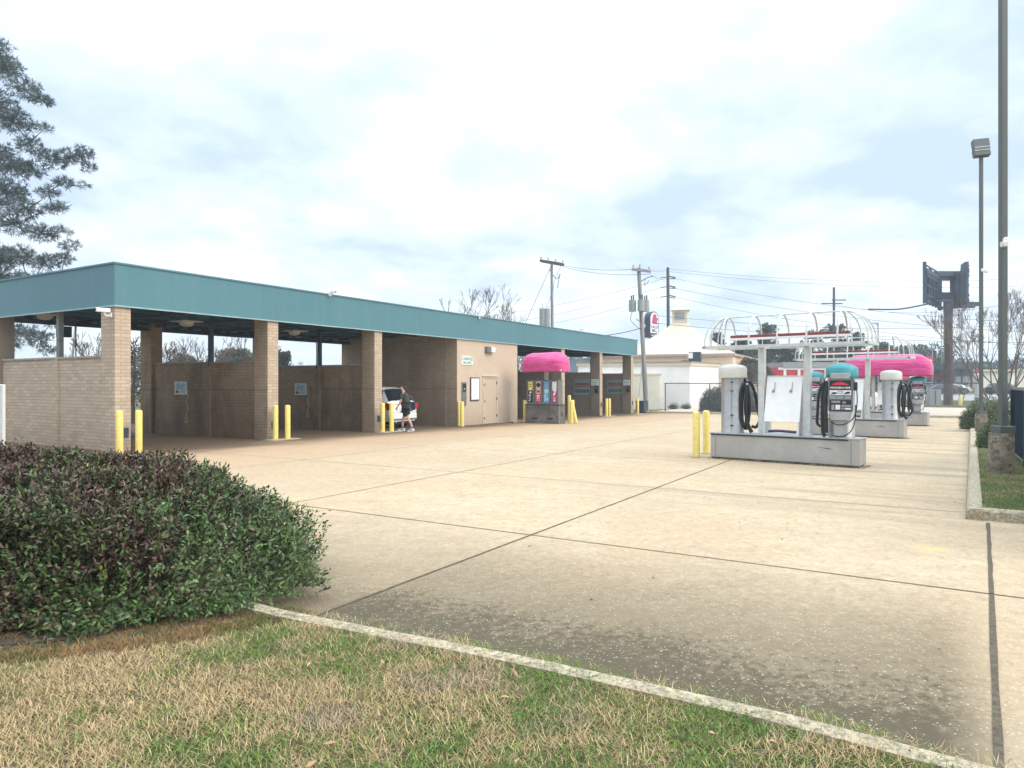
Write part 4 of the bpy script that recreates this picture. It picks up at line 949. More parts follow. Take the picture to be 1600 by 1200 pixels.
        # black hose bundle at the left, thin loop in front, holster at the right
        MB().tube([(-.26, -.16, 1.18), (-.34, -.16, 1.1), (-.36, -.17, .6), (-.35, -.18, .12), (-.30, -.18, .02)], lambda u: .040, n=10).build('hose', M['black'], r, True)
        MB().tube([(-.25, -.24, 1.18), (-.29, -.26, .9), (-.29, -.27, .5), (-.28, -.26, .1)], .045, n=10).build('hose', M['black'], r, True)
        MB().tube([(-.37, -.14, 1.15), (-.44, -.14, .9), (-.46, -.14, .55), (-.47, -.14, .3), (-.40, -.14, .22)], .03, n=8).build('hose', M['black'], r, True)
        MB().tube([(-.27, -.22, 1.2), (-.32, -.24, 1.15), (-.30, -.22, 1.26), (-.22, -.30, 1.32)], .012, n=6).build('cable', M['black'], r, True)
        MB().tube([(.16, -.33, 1.3), (.25, -.33, 1.22), (.31, -.33, 1.0), (.315, -.33, .7), (.26, -.34, .45), (.13, -.36, .32), (-.04, -.37, .28), (-.18, -.35, .34)], .011, n=7).build('cable', M['black'], r, True)
        MB().tube([(.29, -.31, .7), (.28, -.31, .4), (.20, -.33, .15), (.02, -.34, .03), (-.16, -.30, .05)], .011, n=7).build('cable', M['black'], r, True)
        MB().box((.245, -.3, 1.0), (.32, -.2, 1.18)).build('holster', M['black'], r, bevel=.015)
    return r
def make_rack():
    r = empty('mat_rack', (0, 0, 0)); t_ = .03
    # side cheeks: upright back, sloping front
    for x0 in (-.385, .355): MB().prism([(-.26, 0), (.24, 0), (.24, 1.30), (.06, 1.30)], x0, x0+t_, M=Matrix(((0, 1, 0, 0), (1, 0, 0, 0), (0, 0, 1, 0), (0, 0, 0, 1)))).build('side_panel', M['galv'], r)
    k = (.06+.26)/1.30
    def fy(z): return -.26+k*z
    m_ = MB()
    P = [(-.386, fy(.30)-.012, .30), (.386, fy(.30)-.012, .30), (.386, fy(1.305)-.012, 1.305), (-.386, fy(1.305)-.012, 1.305)]
    Q = [(x, y+.03, z) for x, y, z in P]; m_.v = P+Q
    for q in ((0,1,2,3), (7,6,5,4), (0,4,5,1), (1,5,6,2), (2,6,7,3), (3,7,4,0)): m_.face(list(q))
    m_.build('front_panel', M['white'], r)
    MB().box((-.386, -.02+fy(1.3), 1.305), (.386, .25, 1.33)).build('top_panel', M['galv'], r)
    MB().box((-.354, -.25, .0), (.354, .235, .035)).build('base_tray', M['galv'], r)
    MB().tube([(-.30, -.12, .07), (-.1, -.16, .09), (.1, -.1, .08), (.3, -.15, .075)], .03).build('rolled_mat', M['purple'], r, True)
    for sx in (-.21, .17):
        MB().tube([(sx+.01, fy(1.18)-.018, 1.18), (sx+.01, fy(1.03)-.035, 1.03), (sx-.02, fy(.96)-.06, .955), (sx+.0, fy(1.0)-.06, 1.0)], .010, n=6).cyl((sx-.01, fy(.98)-.012, .98), (sx-.01, fy(.98)-.05, .98), .03, n=10).build('mat_clip', M['ss'], r, True)
    return r
def make_frame():
    r = empty('canopy_frame', (0, 0, 0)); x0, x1, y0, y1, zb, zt = -.10, 3.40, -.15, .75, 1.96, 2.70
    for xp in (1.11, 2.11): MB().box((xp-.07, .23, .0), (xp+.07, .37, zb)).box((xp-.11, .19, 0), (xp+.11, .41, .02)).build('post', M['galv'], r, bevel=.006)
    rl = MB(); s = .035
    rl.box((x0, y0-s, zb), (x1, y0+s, zb+.06)); rl.box((x0, y1-s, zb), (x1, y1+s, zb+.06)); rl.box((x0-s, y0-s, zb), (x0+s, y1+s, zb+.059)); rl.box((x1-s, y0-s, zb), (x1+s, y1+s, zb+.059))
    for xp in (1.11, 2.11): rl.box((xp-.05, y0+s, zb+.002), (xp+.05, y1-s, zb+.05))
    rl.build('base_rail', M['galv'], r)
    yc = .3; hz = zt-zb-.06; zs = zb+.06
    for x in (.33, .955, 1.58, 2.20, 2.82):
        MB().tube([(x, yc+.45*math.cos(a), zs+hz*math.sin(a)**.8) for a in [math.pi*k/14 for k in range(15)]], .021, n=8, smooth=0).build('hoop', M['galv'], r, True)
    for xa, feet in ((.33, [(.05, y0), (x0, y0+.05), (x0, .3), (x0, y1-.05), (.05, y1)]), (2.82, [(3.1, y0), (x1, y0+.05), (x1, .3), (x1, y1-.05), (3.1, y1)])):
        for fx, fy_ in feet:
            MB().tube([(xa+(fx-xa)*math.sin(a), yc+(fy_-yc)*math.sin(a), zs+hz*math.cos(a)**.8) for a in [math.pi/2*k/9 for k in range(10)]], .015, n=7, smooth=0).build('end_rib', M['galv'], r, True)
    MB().tube([(.33, yc, zt), (2.82, yc, zt)], .015, smooth=0).build('ridge_tube', M['galv'], r, True)
    lt = MB().box((.36, yc-.06, zs+.14), (2.98, yc+.06, zs+.19)).build('light_channel', M['white'], r)
    MB().box((.38, yc-.055, zs+.192), (2.96, yc+.055, zs+.255)).build('channel_cover', M['redbrown'], lt, bevel=.015)
    for x in (1.11, 2.11): MB().tube([(x-.02, yc, zs+.14), (x-.02, yc, zs-.01)], .014).build('conduit', M['black'], r, True)
    return r
def awning(name, length, width, zb, zt, skirt, seed, parent, end=None):
    """pink canvas stretched over hoops, local x along its length, centred"""
    n1_, n2_ = 96, 22; mb = MB(); hl = length/2; hw = width/2; e_ = end or hw*1.15
    for i in range(n1_):
        a = 2*math.pi*i/n1_; c, s = math.cos(a), math.sin(a)
        fx = math.copysign(abs(c)**.35, c)*hl; fy_ = math.copysign(abs(s)**.55, s)*hw
        rx = max(-hl+e_, min(hl-e_, fx))
        for j in range(n2_+1):
            t = j/n2_
            if t <= .8:
                q = math.pi/2*(t/.8); x_ = rx+(fx-rx)*math.sin(q)**.9; y_ = fy_*math.sin(q)**.9; z_ = zb+(zt-zb)*math.cos(q)**.75
            else:
                q = (t-.8)/.2; x_ = fx; y_ = fy_; z_ = zb-skirt*q*(1+.10*abs(math.sin(i*math.pi*24/n1_)))
            nn_ = mnoise.noise(Vector((x_*1.3+seed, y_*2, z_*1.5)))*.04+mnoise.noise(Vector((x_*1.1+seed, y_*2, z_*9)))*.035+mnoise.noise(Vector((x_*5+seed, y_*5, z_*7)))*.012
            w_ = math.sin(math.pi*min(1, t*1.05))
            mb.v.append((x_*(1+nn_*w_/max(hl, .5)*.5), y_*(1+nn_*w_/hw), z_+nn_*.6-.035*w_*abs(math.sin((x_+hl)*math.pi/.62))))
    for j in range(n2_):
        for i in range(n1_): k = (i+1) % n1_; mb.face([i*(n2_+1)+j, k*(n2_+1)+j, k*(n2_+1)+j+1, i*(n2_+1)+j+1])
    o = mb.build(name, M['pink'], parent, True)
    sm = o.modifiers.new('thickness', 'SOLIDIFY'); sm.thickness = .006
    return o
O1 = Vector((4.675, 16.44, 0)); O2 = Vector((9.98, 24.25, gz(23))); O3 = Vector((15.58, 32.4, gz(31)))
for o_ in (O1, O2, O3): c_ = island_pt(o_, 1.61, .3, 0); contact_shade_ring(c_.x, c_.y, 1.61, .30, IA, .09)
pl = make_plinth(); rk = make_rack(); fr = make_frame(); vt = make_vac(True); vw = make_vac(False)
TP = .612
def put(o, org, t, y, z, label, cat, group, rz=IA):
    o.location = island_pt(org, t, y, z); o.rotation_euler.z = rz; tag(o, label, cat, group)
put(pl, O1, 0, 0, 0, 'nearest stainless steel vacuum island plinth with a scratch near its right end', 'plinth', 'vacuum island plinths')
put(rk, O1, 1.60, .30, TP, 'white sloping mat rack on the nearest island, between the two posts', 'mat rack', 'white mat racks')
put(fr, O1, 0, 0, TP, 'bare hooped awning frame over the nearest island', 'awning frame', 'bare awning frames')
put(vt, O1, 2.80, .32, TP, 'aqua-capped vacuum station with dark control panel on the nearest island', 'vacuum', 'aqua-capped vacuum stations', IA+R(8))
put(vw, O1, .42, .30, TP, 'cream-capped vacuum cylinder with coiled black hose on the nearest island', 'vacuum', 'cream-capped vacuum stations', IA+R(22))
o = copy_tree(pl); put(o, O2, 0, 0, 0, 'steel vacuum island plinth in the middle, second from the camera', 'plinth', 'vacuum island plinths')
o = copy_tree(rk); put(o, O2, 1.60, .30, TP, 'white sloping mat rack on the second island', 'mat rack', 'white mat racks')
o = copy_tree(fr); put(o, O2, 0, 0, TP, 'bare hooped awning frame over the second island, in front of the pink awning', 'awning frame', 'bare awning frames')
o = copy_tree(vt); put(o, O2, .42, .30, TP, 'aqua-capped vacuum station on the second island, half hidden behind the nearest island', 'vacuum', 'aqua-capped vacuum stations', IA+R(12))
o = copy_tree(vw); put(o, O2, 2.80, .30, TP, 'cream-capped vacuum cylinder with hoses at the right end of the second island', 'vacuum', 'cream-capped vacuum stations', IA+R(22))
o = copy_tree(pl); put(o, O3, 0, 0, 0, 'farthest steel vacuum island plinth, under the pink awning', 'plinth', 'vacuum island plinths')
o = copy_tree(rk); put(o, O3, 1.60, .30, TP, 'white mat rack on the farthest island under the pink awning', 'mat rack', 'white mat racks')
o = copy_tree(vw); put(o, O3, .42, .30, TP, 'cream-capped vacuum cylinder at the left end of the farthest island', 'vacuum', 'cream-capped vacuum stations', IA+R(22))
o = copy_tree(vt); put(o, O3, 2.80, .30, TP, 'aqua-capped vacuum station at the right end of the farthest island', 'vacuum', 'aqua-capped vacuum stations', IA+R(8))
aw = empty('pink_awning', island_pt(O3, 1.58, .30, TP), IA, 'long pink canvas awning over the farthest vacuum island', 'awning')
awning('canvas', 3.62, 1.25, 1.85, 2.58, .24, 3, aw, .75)
for xp in (-.55, .48): MB().box((xp-.07, -.07, 0), (xp+.07, .07, 2.3)).build('post', M['galv'], aw, bevel=.006)

# ================================================================== VENDING ISLAND
VO = Vector((.64, 33.55, gz(33.4))); VA = BR-R(90)-R(0); VA = math.atan2(-math.sin(TH), math.cos(TH))
contact_shade_ring(VO.x+.915*math.cos(VA)-.31*math.sin(VA), VO.y+.915*math.sin(VA)+.31*math.cos(VA), .915, .31, VA, .10)
vp = empty('vending_plinth', VO, VA, 'stained stainless steel plinth under the vending machines', 'plinth')
MB().box((0, 0, -.05), (1.83, .62, .875)).build('casing', simple('dark_stained_stainless', (.20, .195, .185), .4, metal=.5, var=.35, scale=2, dirt=.5, dirtc=(.1, .09, .08)), vp, bevel=.008)
MB().box((-.02, -.02, .875), (1.85, .64, .90)).build('top_plate', M['black'], vp)
MB().box((1.80, -.01, .0), (1.84, .0, .87)).build('corner_strip', M['ss'], vp)
for x_ in (.35, 1.2): MB().box((x_, -.006, .20), (x_+.3, 0, .28)).build('coin_return_slot', M['ink'], vp)
MB().box((1.83, .2, .35), (1.836, .3, .6)).build('latch', M['ink'], vp)
cols = [('yprint', 'ink', 'yellow and black'), ('creamtrim', 'rprint', 'cream and red'), ('signface', 'bprint', 'blue'), ('wprint', 'magenta', 'white and crimson')]
rsv = random.Random(4)
for k, (a_, b_, nm) in enumerate(cols):
    x_ = .05+.43*k; p_ = VO+Vector((math.cos(VA), math.sin(VA), 0))*x_+Vector((-math.sin(VA), math.cos(VA), 0))*.06+Vector((0, 0, .90))
    v_ = empty('vending_machine', p_, VA, f'narrow grey vending machine with a {nm} front', 'vending machine', 'vending machines on the steel plinth')
    MB().box((0, 0, 0), (.405, .46, 1.17)).build('cabinet', M['steel'], v_, bevel=.008)
    MB().box((.09, -.012, .10), (.33, 0, 1.10)).build('front_panel', M[b_], v_)
    if k != 2: MB().box((.095, -.016, .68 if k != 1 else .5), (.325, -.012, 1.09)).build('header_panel', M[a_], v_)
    m_ = MB()
    if k == 0:
        for z_ in (.95, .85): m_.box((.13, -.019, z_), (.28, -.016, z_+.03))
        m_.build('printed_lines', M['ink'], v_); m_ = MB()
        for j in range(6): m_.box((.12+.02*(j % 3), -.015, .16+.08*j), (.2+.03*(j % 2), -.012, .2+.08*j))
        m_.cyl((.22, -.016, .58), (.22, -.012, .58), .05); m_.build('printed_picture', M['wprint'], v_)
    elif k == 1:
        MB().cyl((.21, -.02, .93), (.21, -.016, .93), .11, n=20).build('round_emblem', M['ink'], v_)
        m_.box((.12, -.02, .56), (.30, -.016, .68)); m_.build('printed_block', M['rprint'], v_); m_ = MB()
        for j in range(3): m_.box((.13, -.015, .18+.1*j), (.17+.04*j, -.012, .25+.1*j)); m_.cyl((.26, -.015, .2+.1*j), (.26, -.012, .2+.1*j), .03)
        m_.build('printed_picture', M['wprint'], v_)
    elif k == 2:
        m_.box((.10, -.016, .55), (.32, -.012, .72)); m_.box((.12, -.016, .16), (.18, -.012, .5)); m_.box((.22, -.016, .2), (.31, -.012, .32)); m_.build('printed_picture', M['signface'], v_)
        MB().box((.12, -.017, .88), (.30, -.012, 1.0)).build('printed_block', simple('violet_print', (.35, .25, .5), .5), v_)
    else:
        m_.prism([(.12, .50), (.2, .42), (.26, .5), (.30, .66), (.24, .66), (.2, .56)], -.016, -.0125); m_.cyl((.21, -.016, .2), (.21, -.0125, .2), .05)
        for j in range(3): m_.box((.14, -.016, .27+.04*j), (.28, -.0125, .285+.04*j))
        m_.build('printed_picture', M['wprint'], v_)
        MB().prism([(.12, .68), (.30, .68), (.21, .60)], -.0165, -.0125).build('printed_arrow', M['wprint'], v_)
    for z_ in (.06, 1.1): MB().cyl((.02, -.02, z_), (.02, 0, z_), .022, n=8).build('lock', M['ss'], v_)
vw_ = empty('pink_awning', VO+Vector((math.cos(VA)*.95-math.sin(VA)*.3, math.sin(VA)*.95+math.cos(VA)*.3, .9)), VA, 'short pink canvas awning above the vending machines', 'awning')
awning('canvas', 2.28, 1.25, 1.80, 2.48, .24, 11, vw_, .6)
MB().box((-.07, -.02, 0), (.09, .12, 2.3)).build('post', M['galv'], vw_, bevel=.006)
MB().box((-1.1, -.5, 1.56), (1.1, -.47, 1.66)).build('base_rail', M['galv'], vw_)

# ================================================================== RIGHT SIDE: POLES, FENCE, HEDGES
def pier(px_, Y_, hgt, rad, lb):
    p = onground(px_, Y_, .12 if Y_ < 40 else 0)
    r = empty('concrete_pier', p, 0, lb, 'concrete pier', 'round concrete lamp pole piers')
    m_ = MB(); prof = [(rad*1.02, -.2), (rad, .05), (rad*.99, hgt-.02), (rad*.96, hgt)]
    m_.lathe(prof, n=28)
    m_.v = [(x*(1+.03*mnoise.noise(Vector((x*4, y*4, z*4+px_)))), y*(1+.03*mnoise.noise(Vector((x*4, y*4, z*4)))), z) for x, y, z in m_.v]
    m_.build('shaft', M['conc'], r, True); return p
pb = pier(1564.5, 12.75, .735, .20, 'large round concrete pier under the near tall pole')
r = empty('lamp_pole', pb+Vector((.03, 0, .735)), 0, 'very tall square grey-green pole running out of the top of the photo', 'lamp pole')
MB().box((-.054, -.054, 0), (.054, .054, 10.5)).build('shaft', M['bronze'], r, bevel=.008)
MB().box((-.14, -.14, 0), (.14, .14, .13)).build('base_cover', M['bronze'], r, bevel=.01)
MB().cyl((-.0, -.054, .40), (-.0, -.066, .40), .042, n=16).build('handhole_cover', M['bronze'], r)
MB().box((-.55, -.3, 10.5), (.55, .3, 10.75)).build('lamp_head', M['bronze'], r)
q = pb+Vector((-.03, -.1, 4.30-pb.z))
r = empty('security_camera', q-Vector((0, 0, .02)), R(-10), 'white dome security camera on the near tall pole', 'camera', 'white security cameras')
MB().box((-.03, 0, -.03), (.06, .06, .05)).build('bracket', M['white'], r); MB().lathe([(.01, -.09), (.045, -.07), (.05, -.03), (.05, .01), (.02, .03)], c=(.02, -.05, .09), n=14).build('dome', M['white'], r, True)
MB().box((-.07, -.12, -.06), (.02, -.02, .04)).build('housing', M['cream'], r, bevel=.02)
pa = pier(1533, 24.3, .62, .185, 'round concrete pier under the farther lamp pole')
r = empty('lamp_pole', pa+Vector((0, 0, .62)), 0, 'slim square grey pole with a flat box lamp head on top', 'lamp pole')
MB().box((-.048, -.048, 0), (.048, .048, 9.0)).build('shaft', M['bronze'], r, bevel=.006)
MB().box((-.12, -.12, 0), (.12, .12, .1)).build('base_cover', M['bronze'], r)
hd = MB(); T_ = Matrix.Translation((0, 0, 9.15)) @ Matrix.Rotation(R(-14), 4, 'X') @ Matrix.Rotation(R(-12), 4, 'Z')
hd.box((-.25, -.10, -.20), (.25, .12, .08), M=T_); hd.box((-.22, -.08, .08), (.28, .14, .44), M=T_); hd.build('lamp_head', M['bronze'], r, bevel=.01)
MB().box((-.24, -.115, -.03), (.24, -.10, -.01), M=T_).box((-.21, -.095, .10), (.27, -.08, .125), M=T_).build('trim_strip', M['galv'], r)
q = pa+Vector((0, -.1, 4.0+1.7-pa.z))
r = empty('security_camera', q, 0, 'small white security camera on the slim lamp pole', 'camera', 'white security cameras')
MB().box((-.08, -.1, -.05), (.0, 0, .05)).box((.02, -.14, -.10), (.10, -.02, .0)).build('housing', M['white'], r, bevel=.015)
# navy slat fence
fa, fb_ = AB(8.8, 1.62), AB(19.2, 1.62)
fr_ = empty('slat_fence', (fa.x, fa.y, .12), BR, 'tall dark navy vertical slat fence at the right edge', 'fence')
m_ = MB()
for k in range(int(10.4/.155)): m_.box((-.06, -.011, .10), (.06, .011, 1.50), M=Matrix.Translation((k*.155+.06, .01, 0)) @ Matrix.Rotation(R(-38), 4, 'Z'))
m_.build('slat_panel', M['navyfence'], fr_)
MB().box((-.1, -.03, 1.50), (10.5, .055, 1.56)).build('top_rail', M['steel'], fr_); MB().box((-.1, -.03, .04), (10.5, .055, .10)).build('bottom_rail', M['steel'], fr_)
for k in range(5): MB().box((k*2.6-.05, .024, -.1), (k*2.6+.05, .12, 1.499)).build('post', M['navyfence'], fr_)
for k in range(13): MB().box((k*.8-.04, -.075, .02), (k*.8+.04, -.031, 1.56)).build('post', simple('teal_grey_fence_post', (.022, .045, .052), .7), fr_)
fr2 = empty('slat_fence', AB(19.6, 1.4)+Vector((0, 0, .1)), BR-R(90), 'short dark navy fence return behind the hedges', 'fence')
m_ = MB()
for k in range(14): m_.box((.3+k*.155, 0, .10), (.3+k*.155+.135, .022, 1.5))
m_.build('slat_panel', M['navyfence'], fr2); MB().box((.2, -.03, 1.50), (2.6, .055, 1.56)).build('top_rail', M['steel'], fr2)
def hedgetint(P, g):
    n = len(P); t = np.array([.075, .125, .05])*g.uniform(.5, 1.6, (n, 1)); ol = g.random(n) < .3; t[ol] = np.array([.16, .15, .07])*g.uniform(.6, 1.2, (ol.sum(), 1)); return t
p = onground(1547, 26.4, .1); leafbush('shrub', p, .80, .7, 1.15, 2.2, 2600, 4, .07, .03, 'rounded green shrub behind the farther concrete pier', hedgetint, 21, 'shrub', 60, 'green shrubs by the right fence', core=.9)
p = onground(1562, 17.8, .1); leafbush('shrub', p, .42, .45, .82, 2.2, 1800, 4, .05, .022, 'green shrub between the two concrete piers', hedgetint, 22, 'shrub', 60, 'green shrubs by the right fence', core=.9)
p = onground(1521, 28, .0); leafbush('shrub', p, .36, .4, .80, 2.2, 1200, 4, .07, .03, 'low green shrub left of the farther concrete pier', hedgetint, 24, 'shrub', 40, 'green shrubs by the right fence', core=.9)

# chain link fence along the far kerb
def chainmat():
    m, t, b = newmat('chain_link_wire'); v = coord(t); sp = t.nodes.new('ShaderNodeSeparateXYZ'); t.links.new(v, sp.inputs[0])
    def ln_(sgn):
        q = wm('MULTIPLY', wm('ADD', sp.outputs[0], wm('MULTIPLY', sp.outputs[2], sgn, tree=t), tree=t), 1/.09, tree=t)
        f = wm('ABSOLUTE', wm('SUBTRACT', wm('FRACT', q, tree=t), .5, tree=t), tree=t); return wm('LESS_THAN', f, .045, tree=t)
    t.links.new(wm('MAXIMUM', ln_(1.0), ln_(-1.0), tree=t), b.inputs['Alpha']); b.inputs['Base Color'].default_value = (.25, .26, .26, 1); b.inputs['Roughness'].default_value = .6; return m
cf = empty('chain_link_fence', AB(47.75, -16.2)+Vector((0, 0, 0)), BR-R(90), 'low chain link fence with dark top rail along the far kerb', 'fence')
LF = 18.6; zf = -.27
MB().box((0, -.001, zf+.05), (LF, .001, 1.80)).build('wire_mesh', chainmat(), cf)
MB().tube([(0, 0, 1.80), (LF, 0, 1.80)], .03, smooth=0).build('top_rail', M['steeldark'], cf, True)
k = 0.0
for px_ in (999, 1039.5, 1109, 1186, 1275, 1549):
    r_ = (px_-800)/F; a0 = 47.75
    # solve b with AB(a0,b) on that image column
    b_ = (r_*a0*U.y-a0*U.x)/(NV.x-r_*NV.y); x_ = b_+16.2
    if 0 <= x_ <= LF: MB().tube([(x_, 0, zf-.1), (x_, 0, 1.82)], .036, smooth=0).build('post', M['steeldark'], cf, True)

# ================================================================== UTILITY POLES
def wpole(name, px_, Y_, top_px, ytop, lb, r0=.16, r1=.11, mat='wood'):
    b = onground(px_, Y_); t = at(top_px, ytop, Y_)
    r = empty(name, b, 0, lb, 'utility pole', 'wooden utility poles'); v = t-b
    MB().cyl((0, 0, -.3), v, r0, r1, n=14).build('pole', M[mat], r, True); return r, v
def insul(mb, x, y, z): mb.cyl((x, y, z), (x, y, z+.10), .02).cyl((x, y, z+.10), (x, y, z+.26), .075, .05)
r, v = wpole('utility_pole', 864, 60, 862, 410, 'wooden utility pole with a sloping crossarm rising behind the teal roof')
MB().box((-.9, -.35, -.06), (1.05, -.25, .18), M=Matrix.Translation(v+Vector((0, 0, -.15))) @ Matrix.Rotation(R(10), 4, 'Y')).box((-1.05, .14, .02), (.8, .24, .24), M=Matrix.Translation(v+Vector((0, 0, -.1))) @ Matrix.Rotation(R(9), 4, 'Y')).build('crossarm', M['wooddark'], r)
m_ = MB()
for x_ in (-.9, -.3, .35, .95): insul(m_, v.x+x_, v.y, v.z+.08-x_*.17)
m_.build('insulator', M['plastic_grey'], r, True)
for k_, x_ in enumerate((-.42, -.80)): MB().cyl((v.x+x_, -.1, v.z-5.7), (v.x+x_, -.1, v.z-4.0), .26, n=18).box((v.x+x_-.02, -.1, v.z-4.0), (v.x+x_+.02, -.06, v.z-3.5)).build('transformer', M['plastic_grey'], r, True)
MB().tube([(v.x-.2, 0, v.z-.6), (v.x+.4, 0, v.z-1.4), (v.x+.75, 0, v.z-1.0)], .03).tube([(v.x+.7, 0, v.z-1), (v.x+.5, 0, v.z-2.2)], .03).tube([(v.x+.9, -.1, v.z-.1), (v.x+.3, -.1, v.z-1.4), (v.x+.15, -.1, v.z-2.2), (v.x-.3, -.1, v.z-3.6)], .015).build('bracket', M['steeldark'], r, True)
MB().tube([(v.x-.1, 0, v.z-.4), (v.x-4.4, 0, v.z-10)], .02, smooth=0).build('guy_wire', M['steeldark'], r)
r, v = wpole('utility_pole', 1010.5, 53, 998, 419, 'leaning wooden utility pole carrying three grey transformers', .19, .14)
MB().box((-.55, -.28, -.28), (.9, -.16, -.1), M=Matrix.Translation(v) @ Matrix.Rotation(R(7), 4, 'Y')).build('crossarm', M['wood'], r)
m_ = MB()
for x_ in (-.45, .05, .75): insul(m_, v.x+x_, v.y-.2, v.z-.1-x_*.12+(.1 if x_ == .05 else 0))
m_.build('insulator', M['plastic_grey'], r, True)
for x_, y_ in ((-.62, -.1), (.0, -.38), (.42, .05)):
    tr = MB().cyl((v.x+.12+x_, y_, v.z-3.3), (v.x+.12+x_, y_, v.z-2.45), .27, n=20).build('transformer', M['plastic_grey'], r, True)
    MB().cyl((v.x+.05+x_, y_, v.z-2.45), (v.x+.05+x_, y_, v.z-2.1), .05).cyl((v.x+.2+x_, y_, v.z-2.45), (v.x+.2+x_, y_, v.z-2.05), .05).build('bushing', M['steeldark'], tr, True)
MB().tube([(v.x+.05, 0, v.z-1.1), (v.x+.6, 0, v.z-.75), (v.x+1.1, 0, v.z-.6)], .03).tube([(v.x+.5, 0, v.z-.8), (v.x+.45, 0, v.z-1.3), (v.x+.8, 0, v.z-.9)], .02).build('bracket', M['steeldark'], r, True)
MB().tube([(-.75, 0, -.2), (-.35, 0, 3.5), (-.35, 0, 6.0), (-.15, 0, 6.5), (.1-.9, 0, 7.0)], .055).build('riser_conduit', M['galv'], r, True)
MB().tube([(v.x-.5, -.1, v.z-3.3), (v.x-.6, -.1, v.z-4.0), (-.35, 0, 6.1)], .02).tube([(v.x-.0, -.4, v.z-3.3), (-.3, 0, 6.1)], .02).build('cable', M['steeldark'], r, True)
r, v = wpole('utility_pole', 1045, 80, 1043.5, 418, 'tall dark utility pole with three tiers of side insulators', .22, .16, 'wooddark')
for z_ in (-1.1, -2.2, -3.3):
    MB().tube([(v.x-.15, 0, v.z+z_), (v.x-.9, -.3, v.z+z_-.14)], .05, smooth=0).tube([(v.x+.15, 0, v.z+z_+.1), (v.x+.9, .2, v.z+z_-.02)], .07, smooth=0).tube([(v.x+.15, 0, v.z+z_-.15), (v.x+.8, -.3, v.z+z_-.25)], .05, smooth=0).build('insulator', M['wooddark'], r)
r, v = wpole('utility_pole', 1303, 100, 1303, 449, 'distant utility pole behind the nearest awning frame', .22, .16, 'wooddark')
MB().box((v.x-1.8, -.1, v.z-2.4), (v.x+1.2, 0, v.z-2.25)).box((v.x-.3, -.1, v.z-1.9), (v.x+1.7, 0, v.z-1.75)).build('crossarm', M['wooddark'], r)
r, v = wpole('utility_pole', 104, 60, 119, 505, 'leaning utility pole seen through the first bay window opening', .12, .09)
# power lines
wires = [((862, 411, 60), (998, 420, 53), .3), ((880, 417, 60), (1016, 428, 53), .3), ((998, 418, 53), (1043, 422, 80), .2), ((1016, 428, 53), (1043, 434, 80), .3),
 ((1043, 420, 80), (1620, 433, 90), 1.0), ((1043, 424, 80), (1620, 446, 90), .9), ((1050, 434, 80), (1620, 505, 60), .8), ((1050, 449, 80), (1620, 520, 60), .8), ((1050, 463, 80), (1620, 540, 60), .8),
 ((1030, 438, 80), (600, 505, 95), 1.2), ((1030, 450, 80), (600, 523, 95), 1.2), ((1030, 464, 80), (600, 536, 95), 1.2),
 ((1003, 512, 53), (935, 525, 49), .1), ((1026, 493, 60), (1620, 505, 70), .8), ((1005, 503, 53), (1620, 535, 55), .4), ((1303, 475, 100), (1620, 468, 60), 1.2), ((1303, 530, 100), (1620, 528, 110), .6), ((1303, 537, 100), (1620, 540, 110), .8), ((1290, 546, 100), (1620, 552, 110), .5)]
for k, (a_, b_, sg) in enumerate(wires):
    a = at(*a_); b = at(*b_); pts = [a+(b-a)*t-Vector((0, 0, sg*4*t*(1-t))) for t in [i/14 for i in range(15)]]
    tag(MB().tube(pts, .017 if k not in (12,) else .03, n=5, smooth=0).build('power_line', M['steeldark']), 'thin dark overhead wire strung between the utility poles', 'wire', 'overhead power lines')
a = at(1357, 483, 66); b = at(1450, 475, 67.5)
tag(MB().tube([a, (a+b)/2-Vector((0, 0, .25)), b], .07, n=6).build('cable', M['steeldark']), 'thick dark cable ending at the empty billboard frame', 'cable')

